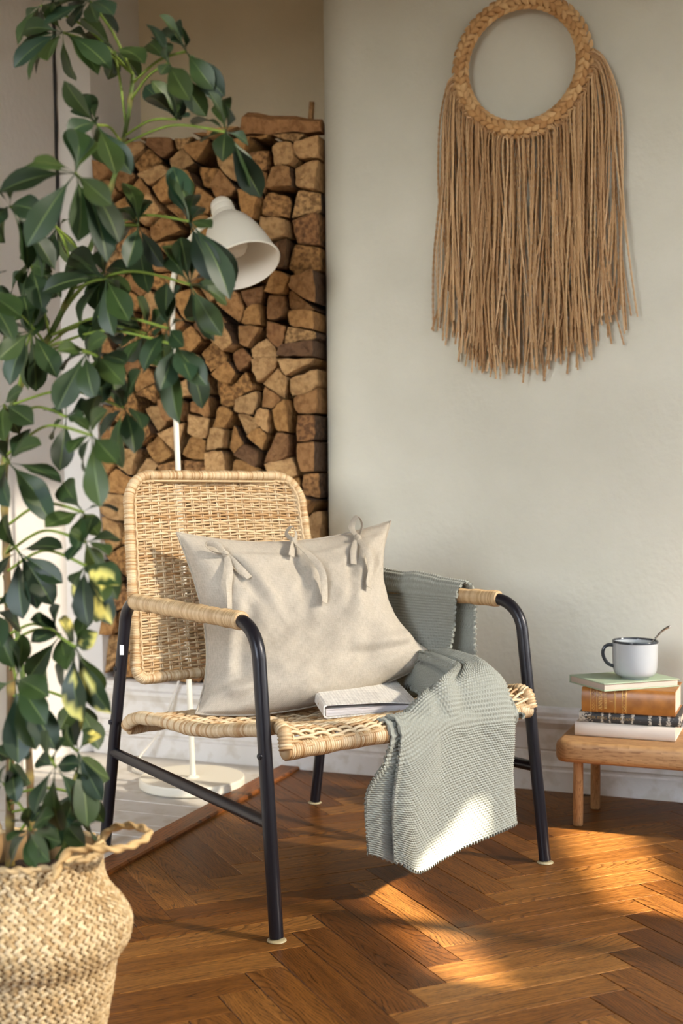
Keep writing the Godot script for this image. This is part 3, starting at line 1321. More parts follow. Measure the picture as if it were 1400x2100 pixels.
	var wv := part("weavers", mb.done(M.cane), back)
	wv.set_meta("kind", "stuff")
	# a plaited border under the rim
	mb = MB.new()
	for s in [0.0, PI]:
		var pts := PackedVector3Array()
		for k in 240:
			var v := V * (0.5 - 0.5 * cos(PI * (k % 120) / 119.0))
			var side := -1.0 if k < 120 else 1.0
			if k >= 120:
				v = V * (0.5 - 0.5 * cos(PI * (239 - k) / 119.0))
			var t := v / V
			var x := 0.004 + 0.012 * t + side * maxf(0.0, back_half(v) - 0.014)
			var vq := clampf(v, 0.012, V - 0.014)
			pts.append(back_point(x, vq) + Vector3(0.0015 * sin(k * 0.8 + s), 0.0015 * cos(k * 0.8 + s), 0.005 + 0.002 * sin(k * 0.8 + s)))
		mb.col = tones[4]
		mb.tube(pts, 0.0026, 6)
	part("border", mb.done(M.cane), back)
	# seat
	var seat := Node3D.new()
	place(seat, "seat", c)
	var bar := MB.new()
	var line := PackedVector3Array()
	for i in 20:
		line.append(Vector3(lerpf(-0.322, 0.322, i / 19.0), 0.325, 0.337))
	wound(bar, line, 0.0158, 0.0052, tones, false, 0.09)
	part("front_bar", bar.done(M.cane), seat)
	bar = MB.new()
	line.clear()
	for i in 12:
		line.append(Vector3(lerpf(-0.276, 0.276, i / 11.0), 0.269, -0.276))
	wound(bar, line, 0.013, 0.0045, tones, false, 0.09)
	part("rear_bar", bar.done(M.cane), seat)
	for s in [-1.0, 1.0]:
		bar = MB.new()
		line.clear()
		for i in 40:
			var q := i / 39.0
			line.append(seat_point(seat_half(q) * s, q) + Vector3(0.002 * s, 0.0, 0.0))
		wound(bar, line, 0.0125, 0.0062, tones, false, 0.12)
		part("side_rail", bar.done(M.cane), seat)
	mb = MB.new()
	var ns := 20
	for i in ns:
		var f := (i + 0.5) / ns * 2.0 - 1.0
		var pts := PackedVector3Array()
		for k in 45:
			var q := k / 44.0
			pts.append(seat_point(f * seat_half(q), q))
		mb.col = tones[i % tones.size()]
		mb.tube(pts, 0.0026, 5)
	part("stakes", mb.done(M.cane), seat)
	mb = MB.new()
	# distance along the seat, so that rows keep an even spacing
	var qs := PackedFloat32Array([0.0])
	var ds := PackedFloat32Array([0.0])
	for k in range(1, 300):
		qs.append(k / 299.0)
		ds.append(ds[k - 1] + seat_point(0.28, qs[k]).distance_to(seat_point(0.28, qs[k - 1])))
	var dist := 0.006
	row = 0
	var j := 0
	while dist < ds[299]:
		while j < 299 and ds[j] < dist:
			j += 1
		var q := qs[j]
		var half := seat_half(q)
		var pts := PackedVector3Array()
		var steps := ns * 4
		for k in steps + 1:
			var f := -1.0 + 2.0 * k / steps
			var wave := cos(PI * (f * ns / 2.0 + 0.5 + row))
			var e := seat_point(0.0, minf(1.0, q + 0.01)) - seat_point(0.0, maxf(0.0, q - 0.01))
			var up := Vector3(0, e.z, -e.y).normalized()
			pts.append(seat_point(f * half, clampf(q + 0.006 * sin(k * 0.31 + row), 0, 1)) + up * (wave * 0.0045 + 0.002))
		mb.col = tones[rng.randi() % tones.size()] * rng.randf_range(0.92, 1.04)
		mb.tube(pts, 0.0033 * rng.randf_range(0.9, 1.08), 5, false, false)
		dist += 0.0063
		row += 1
	wv = part("weavers", mb.done(M.cane), seat)
	wv.set_meta("kind", "stuff")


# ------------------------------------------------------------------ pillow
func bez(a: Vector3, m: Vector3, b: Vector3, t: float) -> Vector3:   # passes through m at the middle
	var c := m * 2.0 - (a + b) * 0.5
	return a * (1 - t) * (1 - t) + c * (2 * t * (1 - t)) + b * t * t


var pillow_noise: FastNoiseLite


func pillow_point(s: float, t: float, face: float) -> Vector3:       # s to the right, t downwards, face 1 front, -1 back
	var TL := Vector3(-0.152, 0.690, -0.275)
	var TR := Vector3(0.285, 0.712, -0.05)
	var BL := Vector3(-0.215, 0.318, -0.105)
	var BR := Vector3(0.292, 0.412, 0.10)
	var top := bez(TL, Vector3(0.095, 0.664, -0.195), TR, s)
	var bottom := bez(BL, Vector3(0.02, 0.325, 0.01), BR, s)
	var left := bez(TL, Vector3(-0.122, 0.470, -0.205), BL, t)
	var right := bez(TR, Vector3(0.225, 0.535, 0.0), BR, t)
	var flat := TL * (1 - s) * (1 - t) + TR * s * (1 - t) + BL * (1 - s) * t + BR * s * t
	var p := top * (1 - t) + bottom * t + left * (1 - s) + right * s - flat
	var n := Vector3(-0.24, 0.30, 0.88).normalized()
	var es := 1.0 - pow(absf(2 * s - 1), 2.6)
	var et := 1.0 - pow(absf(2 * t - 1), 2.6)
	var b := pow(maxf(es, 0) * maxf(et, 0), 0.52)
	var low := 1.0 + 0.25 * sin(PI * t) * (t - 0.3)
	var d := 0.108 * b * low
	# soft wrinkles: long ones from the corners, small ones everywhere
	if face > 0:
		var e := pillow_noise.get_noise_2d(s * 2.0 + t * 0.8, t * 2.2) * 0.011
		e += pillow_noise.get_noise_2d(s * 7.0 + 40.0, t * 5.0 - s * 3.0) * 0.0012
		e += 0.006 * exp(-pow((t - 0.62 - 0.35 * (s - 0.5)) / 0.05, 2)) * smoothstep(0.45, 0.8, s) * b
		e -= 0.006 * exp(-pow((t - 0.70 - 0.30 * (s - 0.5)) / 0.04, 2)) * smoothstep(0.4, 0.75, s)
		e += 0.005 * exp(-pow((t - 0.86 + 0.5 * (s - 0.1)) / 0.045, 2)) * (1.0 - smoothstep(0.15, 0.4, s))
		e -= 0.005 * exp(-pow((t - 0.80 + 0.5 * (s - 0.1)) / 0.035, 2)) * (1.0 - smoothstep(0.12, 0.35, s))
		for k in 3:
			var c0: float = [0.15, 0.50, 0.80][k]
			var sway: float = (s - c0) - (t - 0.08) * ([0.35, -0.12, -0.3][k] as float)
			e -= 0.0055 * exp(-pow(sway / 0.028, 2)) * smoothstep(0.05, 0.14, t) * (1.0 - smoothstep(0.2, 0.5, t))
			e += 0.0035 * exp(-pow((sway - 0.06) / 0.03, 2)) * smoothstep(0.05, 0.14, t) * (1.0 - smoothstep(0.25, 0.6, t))
		e += 0.006 * exp(-pow((s - 0.10 - 0.05 * sin(t * 7.0)) / 0.03, 2)) * smoothstep(0.15, 0.4, t) * (1.0 - smoothstep(0.7, 0.95, t))
		e -= 0.005 * exp(-pow((s - 0.17 - 0.05 * sin(t * 7.0)) / 0.03, 2)) * smoothstep(0.2, 0.4, t) * (1.0 - smoothstep(0.7, 0.9, t))
		# the fold of the opening below the upper edge
		var line := 0.085 + 0.10 * pow(1.0 - s, 6.0) - 0.015 * sin(s * 9.0)
		e += 0.0045 * (smoothstep(line - 0.006, line + 0.006, t) - 0.5) * (1.0 - smoothstep(0.88, 1.0, s))
		d += e * 1.5 * minf(1.0, b * 2.2)
		return p + n * d
	return p - n * (d * 0.75)


func pillow() -> void:
	pillow_noise = noise(1.0, 3, 64)
	var root := thing("pillow", "beige linen pillow with three tied bows, leaning in the armchair", "pillow", CHAIR, "")
	var mb := MB.new()
	var N := 96
	for face in [1.0, -1.0]:
		var first := mb.v.size()
		for i in N + 1:
			for j in N + 1:
				mb.add(pillow_point(float(j) / N, float(i) / N, face), Vector2(float(j) / N, float(i) / N))
		for i in N:
			for j in N:
				var a := first + i * (N + 1) + j
				if face > 0:
					mb.quad(a, a + 1, a + N + 2, a + N + 1)
				else:
					mb.quad(a, a + N + 1, a + N + 2, a + 1)
	part("cushion", mb.done(M.linen), root)
	# a stitched seam round the edge
	mb = MB.new()
	var edge := PackedVector3Array()
	for k in 160:
		var f := k / 40.0
		var g := f - floorf(f)
		var st: Vector2 = [Vector2(g, 0), Vector2(1, g), Vector2(1 - g, 1), Vector2(0, 1 - g)][int(f)]
		edge.append(pillow_point(st.x, st.y, 1.0))
	mb.tube(edge, 0.0028, 6, true)
	part("seam", mb.done(M.linen), root)
	# ties: where the knot sits (s, t), then the tails and loops as paths of (s, t, height above the cloth)
	var ties := [
		[Vector2(0.150, 0.105), [[0.15, 0.105, 0.012, 0.13, 0.19, 0.018, 0.105, 0.27, 0.018, 0.085, 0.36, 0.014, 0.08, 0.40, 0.012], [0.15, 0.105, 0.012, 0.185, 0.17, 0.014, 0.215, 0.23, 0.010], [0.15, 0.105, 0.012, 0.11, 0.07, 0.026, 0.07, 0.07, 0.022, 0.09, 0.095, 0.012, 0.15, 0.11, 0.012]]],
		[Vector2(0.495, 0.025), [[0.495, 0.025, 0.012, 0.535, 0.13, 0.020, 0.560, 0.23, 0.022, 0.565, 0.33, 0.016, 0.550, 0.405, 0.016], [0.495, 0.025, 0.012, 0.47, 0.065, 0.02, 0.45, 0.115, 0.014], [0.495, 0.025, 0.014, 0.475, -0.03, 0.028, 0.50, -0.07, 0.032, 0.53, -0.03, 0.02, 0.495, 0.03, 0.014]]],
		[Vector2(0.80, 0.065), [[0.80, 0.065, 0.012, 0.825, 0.16, 0.016, 0.85, 0.26, 0.016, 0.825, 0.35, 0.012, 0.82, 0.385, 0.016], [0.80, 0.065, 0.012, 0.77, 0.13, 0.014, 0.765, 0.215, 0.010], [0.80, 0.065, 0.014, 0.785, -0.015, 0.03, 0.81, -0.075, 0.03, 0.845, -0.025, 0.02, 0.80, 0.07, 0.014]]],
	]
	for q in ties:
		var tie := Node3D.new()
		place(tie, "tie", root)
		var up := Vector3(-0.24, 0.30, 0.88).normalized()
		for path in q[1]:
			var ctrl := PackedVector3Array()
			for k in range(0, path.size(), 3):
				ctrl.append(pillow_point(clampf(path[k], 0, 1), clampf(path[k + 1], 0, 1), 1.0) + up * path[k + 2] + Vector3.UP * maxf(0.0, -path[k + 1]) * 0.4)
			var line := spline(ctrl, 0.004)
			mb = MB.new()
			var pts := PackedVector3Array()
			var uvs := PackedVector2Array()
			var looped: bool = path.size() > 12 and path[1] == path[path.size() - 2] or path.size() == 15 and path[0] == path[12]
			for k in line.size():
				var dir := (line[mini(k + 1, line.size() - 1)] - line[maxi(k - 1, 0)]).normalized()
				var wide := dir.cross(up).normalized()
				if looped:
					wide = up.lerp(wide, 0.35).normalized()
				wide = wide.rotated(dir, 0.5 * sin(k * 0.11 + q[0].x * 9.0))
				var h := 0.0076 * (0.55 + 0.45 * smoothstep(0, 4, k))
				for e in 3:
					pts.append(line[k] + wide * (h * (e - 1)) + up * (0.001 * (1 - absf(e - 1))))
					uvs.append(Vector2(e * 0.012, k * 0.008))
			mb.sheet(pts, line.size(), 3, 0.0011, uvs)
			part("loop" if looped else "tail", mb.done(M.linen), tie)
		mb = MB.new()
		var kn := pillow_point(q[0].x, q[0].y, 1.0) + up * 0.012
		mb.lathe(PackedVector2Array([Vector2(0, -0.010), Vector2(0.0055, -0.0085), Vector2(0.0085, -0.003), Vector2(0.0085, 0.003), Vector2(0.0055, 0.0085), Vector2(0, 0.010)]), 12, Transform3D(Basis(Vector3(0.3, 0.4, 0.86).normalized(), 0.7), kn))
		part("knot", mb.done(M.linen), tie)


# ------------------------------------------------------------------ blanket
func stitch(a: float, b: float) -> float:             # a along the rows, b across them, metres; a pearl of yarn
	var pa := 0.0066
	var pb := 0.0066
	var row := floorf(b / pb)
	var y := sin(TAU * b / pb)
	var x := cos(TAU * (a / pa + 0.5 * fposmod(row, 2.0)))
	return 0.0024 * (0.55 * y + 0.6 * x * (0.55 + 0.45 * y)) - 0.0012 * maxf(0.0, -x) * maxf(0.0, -y)


func knit(mb: MB, rows: int, cols: int, shape: Callable, len_a: float, len_b: float, thick: float) -> void:
	var pts := PackedVector3Array()
	pts.resize(rows * cols)
	var uvs := PackedVector2Array()
	uvs.resize(rows * cols)
	for i in rows:
		for j in cols:
			pts[i * cols + j] = shape.call(float(j) / (cols - 1), float(i) / (rows - 1))
			uvs[i * cols + j] = Vector2(j * len_a / (cols - 1), i * len_b / (rows - 1))
	var out := PackedVector3Array()
	out.resize(rows * cols)
	for i in rows:
		for j in cols:
			var k := i * cols + j
			var du := pts[i * cols + mini(j + 1, cols - 1)] - pts[i * cols + maxi(j - 1, 0)]
			var dv := pts[mini(i + 1, rows - 1) * cols + j] - pts[maxi(i - 1, 0) * cols + j]
			out[k] = pts[k] + dv.cross(du).normalized() * stitch(uvs[k].x, uvs[k].y)
	mb.sheet(out, rows, cols, -thick, uvs)


var fold_noise: FastNoiseLite


func drape(a: float, b: float, _lower: bool) -> Vector3:
	# a: 0 left .. 1 right, b: 0 at the back of the seat .. 1 at the hem; chair coordinates
	var hem := lerpf(0.060, 0.112, smoothstep(0.05, 1.0, a)) + 0.03 * exp(-pow(a / 0.10, 2))
	var crest := 0.384 + 0.050 * smoothstep(0.0, 0.45, a) - 0.006 * smoothstep(0.8, 1.0, a)
	# profile in (z, y): over the seat, round the front bar, straight down
	var pz := [-0.02, 0.06, 0.14, 0.215, 0.290, 0.348, 0.374, 0.378]
	var py := [crest - 0.03, crest - 0.008, crest, crest - 0.004, crest - 0.014, crest - 0.040, crest - 0.115, hem]
	var z: float
	var y: float
	if b < 0.55:
		var f := b / 0.55 * 6.0
		var i := mini(int(f), 5)
		var t := f - i
		var p0: int = maxi(i - 1, 0)
		var p3: int = mini(i + 2, 7)
		z = cubic_interpolate(pz[i], pz[i + 1], pz[p0], pz[p3] if p3 < 7 else pz[6] + 0.004, t)
		y = cubic_interpolate(py[i], py[i + 1], py[p0], py[p3] if p3 < 7 else py[6] - 0.07, t)
	else:
		var t := (b - 0.55) / 0.45
		z = lerpf(pz[6], pz[7], t)
		y = lerpf(py[6], py[7], t)
	var hang := smoothstep(0.40, 0.75, b)
	# left edge: beside the album on the seat, further left where it hangs
	var left := 0.132 + maxf(0.0, 0.236 - z) * 0.53
	left = lerpf(left, -0.072, smoothstep(0.245, 0.34, z))
	left -= 0.012 * hang
	var x := lerpf(left, 0.262 + 0.006 * hang, a)
	x += 0.006 * sin(b * 6.0)
	var fold := 0.007 * sin(a * 8.0 + 0.8 * b + 0.3) * (0.5 + 0.5 * hang)
	fold -= 0.012 * exp(-pow((a - 0.30 - 0.10 * b) / 0.05, 2)) * (1.0 - smoothstep(0.45, 0.8, b))
	fold -= 0.010 * exp(-pow((a - 0.60 + 0.12 * b) / 0.05, 2)) * (1.0 - smoothstep(0.4, 0.75, b))
	fold += fold_noise.get_noise_2d(a * 1.6, b * 2.0) * 0.010
	var nz := smoothstep(0.32, 0.55, b)
	z += fold * nz
	y += fold * (1 - nz) * 1.2
	# edges turn back
	z -= 0.05 * exp(-pow((1.0 - a) / 0.05, 2)) * nz + 0.012 * exp(-pow(a / 0.035, 2)) * nz
	y -= 0.035 * exp(-pow((1.0 - a) / 0.06, 2)) * (1 - nz) + 0.034 * exp(-pow(a / 0.16, 2)) * (1 - nz)
	# nowhere inside the wound front bar
	var from_bar := Vector2(z - 0.337, y - 0.325)
	if from_bar.length() < 0.034 and b > 0.3:
		from_bar = from_bar.normalized() * 0.034
		z = 0.337 + from_bar.x
		y = 0.325 + from_bar.y
	if y < 0.325:
		z = maxf(z, 0.371 - 0.05 * exp(-pow((1.0 - a) / 0.05, 2)))
	return Vector3(x, y, z)


func blanket() -> void:
	fold_noise = noise(1.0, 2, 12)
	var root := thing("blanket", "sage green chunky knit blanket draped over the chair arm and the seat front", "blanket", CHAIR)
	var mb := MB.new()
	knit(mb, 397, 211, func(a: float, b: float): return drape(a, b, false), 0.345, 0.655, 0.006)
	part("front_drape", mb.done(M.sage_yarn), root)
	# the layer folded underneath: its edge shows at the left and along the hem
	mb = MB.new()
	var under := func(a: float, b: float):
		var p := drape(lerpf(0.0, 0.93, a), lerpf(0.36, 1.0, b), true)
		var hang := smoothstep(0.1, 0.6, b)
		p.z -= lerpf(0.008, 0.020, hang) + 0.016 * exp(-pow(a / 0.1, 2)) * hang
		p.x -= (0.014 + 0.022 * hang) * (1.0 - smoothstep(0.0, 0.3, a)) 
		p.y -= 0.006 * (1.0 - hang) + hang * lerpf(-0.012, 0.016, smoothstep(0.2, 0.9, a))
		return p
	knit(mb, 250, 190, under, 0.315, 0.415, 0.006)
	part("under_layer", mb.done(M.sage_yarn), root)
	# over the arm: up from the seat, over the wound cane, down outside
	mb = MB.new()
	var over := func(a: float, b: float):
		# a: 0 rear .. 1 front along the arm, b: 0 inside bottom .. 1 outside bottom
		var z := lerpf(-0.185, 0.140, a)
		var ax := lerpf(0.296, 0.332, a)
		var arc := 0.026
		var x: float
		var y: float
		var up := 0.5495
		if b < 0.46:
			var t := b / 0.46
			y = lerpf(0.385, up, t)
			x = ax - arc - lerpf(0.035, 0.0, pow(t, 0.7)) + 0.006 * sin(t * 6.0 + a * 5.0)
			z += lerpf(-0.012, 0.0, t) * a
		elif b < 0.6:
			var t := (b - 0.46) / 0.14
			var ang := PI * (1.0 - t)
			x = ax + cos(ang) * arc
			y = up + sin(ang) * (arc + 0.008 + 0.022 * (1.0 - a))
			z += 0.012 * t * a
		else:
			var t := (b - 0.6) / 0.4
			x = ax + arc + 0.004 * t
			y = lerpf(up, 0.405, t)
			z += 0.012 - 0.004 * t * a - 0.012 * (1 - a)
		var f := 0.010 * sin(a * 11.0 + b * 2.0) + 0.012 * exp(-pow((a - 0.2 - 0.16 * b) / 0.04, 2)) * (1.0 - smoothstep(0.4, 0.55, b) * 0.6)
		f += fold_noise.get_noise_2d(a * 2.0 + 7.0, b * 1.5) * 0.010
		if b < 0.46:
			x -= maxf(f, -0.006)
		elif b < 0.6:
			y += maxf(f, -0.001) * 0.8
		else:
			x += maxf(f, -0.006)
		return Vector3(x, y, z)
	knit(mb, 240, 217, func(a: float, b: float): return over.call(1.0 - a, b), 0.355, 0.38, 0.006)
	part("arm_drape", mb.done(M.sage_yarn), root)
	# what lies on the seat between the two
	mb = MB.new()
	var between := func(a: float, b: float):
		var p0: Vector3 = over.call(a, 0.0)
		var p1 := drape(lerpf(0.15, 0.97, a), lerpf(0.10, 0.20, a), false) - Vector3(0, 0.010, 0)
		var p := p0.lerp(p1, b)
		p.y += 0.016 * sin(b * PI) + 0.006 * sin(a * 14.0 + b * 3.0)
		return p
	knit(mb, 70, 160, between, 0.30, 0.12, 0.006)
	part("seat_fold", mb.done(M.sage_yarn), root)


# ------------------------------------------------------------------ album
func album() -> void:
	var e1 := Vector3(0.165, 0.006, 0.098).normalized()
	var e3 := Vector3(-0.106, -0.014, 0.202).normalized()
	e3 = (e3 - e1 * e3.dot(e1)).normalized()
	var e2 := e3.cross(e1)
	var corner := CHAIR * Vector3(-0.068, 0.352, 0.136)    # upper left front corner
	var t := Transform3D(CHAIR.basis * Basis(e1, e2, e3), corner)
	var root := thing("album", "pale grey cloth ring album lying closed on the chair seat before the pillow", "album", t)
	var W := 0.196
	var D := 0.228
	var T := 0.029
	# covers and spine: one bent board; the far end is thinner
	var prof := PackedVector2Array()
	var inner := PackedVector2Array()
	var path := [Vector2(W, -0.008), Vector2(0.12, -0.001), Vector2(0.03, 0.0), Vector2(0.007, 0.0), Vector2(0.002, -0.002), Vector2(0, -0.006), Vector2(0, -T + 0.006), Vector2(0.002, -T + 0.002), Vector2(0.007, -T), Vector2(W, -T + 0.004)]
	for p in path:
		prof.append(p)
	var back := [Vector2(W, -T + 0.0065), Vector2(0.008, -T + 0.0025), Vector2(0.0028, -T + 0.006), Vector2(0.0028, -0.0065), Vector2(0.008, -0.0026), Vector2(0.03, -0.0026), Vector2(0.12, -0.0036), Vector2(W, -0.0105)]
	for p in back:
		prof.append(p)
	var mb := MB.new()
	mb.prism(prof, -D, 0.0)
	for i in mb.uv.size():
		mb.uv[i] = Vector2(mb.v[i].x, mb.v[i].z + mb.v[i].y)
	part("cover", mb.done(M.album_cloth, true), root)
	mb = MB.new()
	rng.seed = 9
	for k in 9:
		var y0 := -T + 0.004 + k * 0.0016
		var tip := W - 0.010 - rng.randf() * 0.004
		mb.prism(PackedVector2Array([Vector2(0.006, y0), Vector2(tip, y0 + 0.0035 - 0.0006 * k), Vector2(tip, y0 + 0.0043 - 0.0006 * k), Vector2(0.006, y0 + 0.0012)]), -D + 0.005, -0.004 - rng.randf() * 0.002)
	part("pages", mb.done(M.paper, true), root)
	for z in [-0.07, -0.155]:
		mb = MB.new()
		mb.lathe(PackedVector2Array([Vector2(0, 0.0012), Vector2(0.0018, 0.0010), Vector2(0.0024, 0.0), Vector2(0.0024, -0.001)]), 12, Transform3D(Basis(Vector3.BACK, PI / 2), Vector3(-0.0002, -0.014, z)))
		part("rivet", mb.done(M.dull_brass), root)


# ------------------------------------------------------------------ floor lamp
func lamp() -> void:
	var base := Vector3(-0.236, 0, 0.31)
	var root := thing("floor_lamp", "off-white metal floor lamp with a bell shade, standing before the firewood", "lamp", Transform3D(Basis(), base))
	var mb := MB.new()
	mb.lathe(PackedVector2Array([Vector2(0, 0.002), Vector2(0.132, 0.002), Vector2(0.137, 0.004), Vector2(0.1385, 0.008), Vector2(0.1385, 0.023), Vector2(0.137, 0.0265), Vector2(0.134, 0.028), Vector2(0, 0.028)]), 72)
	part("base", mb.done(M.lamp_enamel), root)
	mb = MB.new()
	mb.lathe(PackedVector2Array([Vector2(0, 0.033), Vector2(0.009, 0.033), Vector2(0.0165, 0.030), Vector2(0.0175, 0.027)]), 24, Transform3D(Basis(), Vector3(0.008, 0, 0.01)))
	part("collar", mb.done(M.lamp_enamel), root)
	var pole := PackedVector3Array([Vector3(-0.228, 0.028, 0.32), Vector3(-0.238, 0.304, 0.325), Vector3(-0.262, 0.838, 0.334), Vector3(-0.271, 1.093, 0.337), Vector3(-0.275, 1.24, 0.338)])
	var neck := PackedVector3Array([Vector3(-0.275, 1.235, 0.338), Vector3(-0.2755, 1.30, 0.339), Vector3(-0.266, 1.354, 0.336), Vector3(-0.244, 1.409, 0.329), Vector3(-0.219, 1.443, 0.322), Vector3(-0.186, 1.472, 0.318), Vector3(-0.150, 1.482, 0.330)])
	for i in pole.size():
		pole[i] -= base
	for i in neck.size():
		neck[i] -= base
	mb = MB.new()
	mb.tube(spline(pole, 0.03), 0.0072, 14)
	part("pole", mb.done(M.lamp_enamel), root)
	mb = MB.new()
	mb.tube(spline(neck, 0.008), 0.0078, 14)
	part("neck", mb.done(M.lamp_enamel), root)
	var a0 := Vector3(-0.146, 1.528, 0.326)
	var a1 := Vector3(-0.051, 1.342, 0.383)
	var axis := (a1 - a0).normalized()
	var bx := axis.cross(Vector3.RIGHT).normalized()
	var st := Transform3D(Basis(bx, axis, bx.cross(axis)), a0 - base)
	var outer := PackedVector2Array([Vector2(0, 0), Vector2(0.010, 0.0012), Vector2(0.019, 0.005), Vector2(0.026, 0.012), Vector2(0.0288, 0.020), Vector2(0.0295, 0.027), Vector2(0.0282, 0.0285), Vector2(0.0282, 0.031), Vector2(0.0305, 0.0325), Vector2(0.0305, 0.044), Vector2(0.0285, 0.0455), Vector2(0.0285, 0.048), Vector2(0.0315, 0.050), Vector2(0.0325, 0.060), Vector2(0.034, 0.063), Vector2(0.043, 0.070), Vector2(0.0535, 0.083), Vector2(0.064, 0.102), Vector2(0.0735, 0.125), Vector2(0.0815, 0.150), Vector2(0.0875, 0.175), Vector2(0.092, 0.197), Vector2(0.0935, 0.2085), Vector2(0.0965, 0.2105), Vector2(0.0978, 0.213), Vector2(0.0965, 0.2158), Vector2(0.0935, 0.2165)])
	mb = MB.new()
	mb.lathe(outer, 64, st)
	var shade := part("shade", mb.done(M.lamp_enamel), root)
	var inside := PackedVector2Array([Vector2(0.0938, 0.2165), Vector2(0.0918, 0.208), Vector2(0.0905, 0.197), Vector2(0.086, 0.175), Vector2(0.080, 0.150), Vector2(0.072, 0.125), Vector2(0.0625, 0.102), Vector2(0.052, 0.084), Vector2(0.042, 0.072), Vector2(0.0, 0.066)])
	mb = MB.new()
	mb.lathe(inside, 64, st)
	part("shade_lining", mb.done(M.lamp_inside), shade)
	for k in 3:
		mb = MB.new()
		var ang := PI * 0.5 + (k - 1) * 0.75
		var d := st.basis * Vector3(cos(ang), 0, sin(ang))
		if d.dot(Vector3(0.35, 0.1, 0.93)) < 0:
			d = st.basis * Vector3(-cos(ang), 0, -sin(ang))
		var q := st * Vector3(0, 0.0665, 0) + d * 0.0375
		mb.tube(PackedVector3Array([q - d * 0.002, q + d * 0.0008]), 0.0016, 8)
		part("vent", mb.done(M.black_cord), shade)
	mb = MB.new()
	mb.lathe(PackedVector2Array([Vector2(0, 0.072), Vector2(0.015, 0.073), Vector2(0.016, 0.10), Vector2(0.013, 0.108), Vector2(0.022, 0.125), Vector2(0.029, 0.145), Vector2(0.028, 0.160), Vector2(0.019, 0.174), Vector2(0, 0.179)]), 24, st)
	part("unlit_bulb", mb.done(M.lamp_inside), shade)
	# mains cord: from the base up behind the chair to the ledge
	mb = MB.new()
	var cc := PackedVector3Array([Vector3(-0.355, 0.008, 0.27), Vector3(-0.46, 0.006, 0.22), Vector3(-0.50, 0.02, 0.12), Vector3(-0.475, 0.075, 0.062), Vector3(-0.448, 0.14, 0.05), Vector3(-0.425, 0.20, 0.046), Vector3(-0.415, 0.25, 0.03)])
	for i in cc.size():
		cc[i] -= base
	mb.tube(spline(cc, 0.01), 0.0034, 8)
	part("mains_cord", mb.done(M.white_cord), root)
	for k in root.get_child_count():
		root.get_child(k).set_meta("_x", 1)
		root.get_child(k).remove_meta("_x")


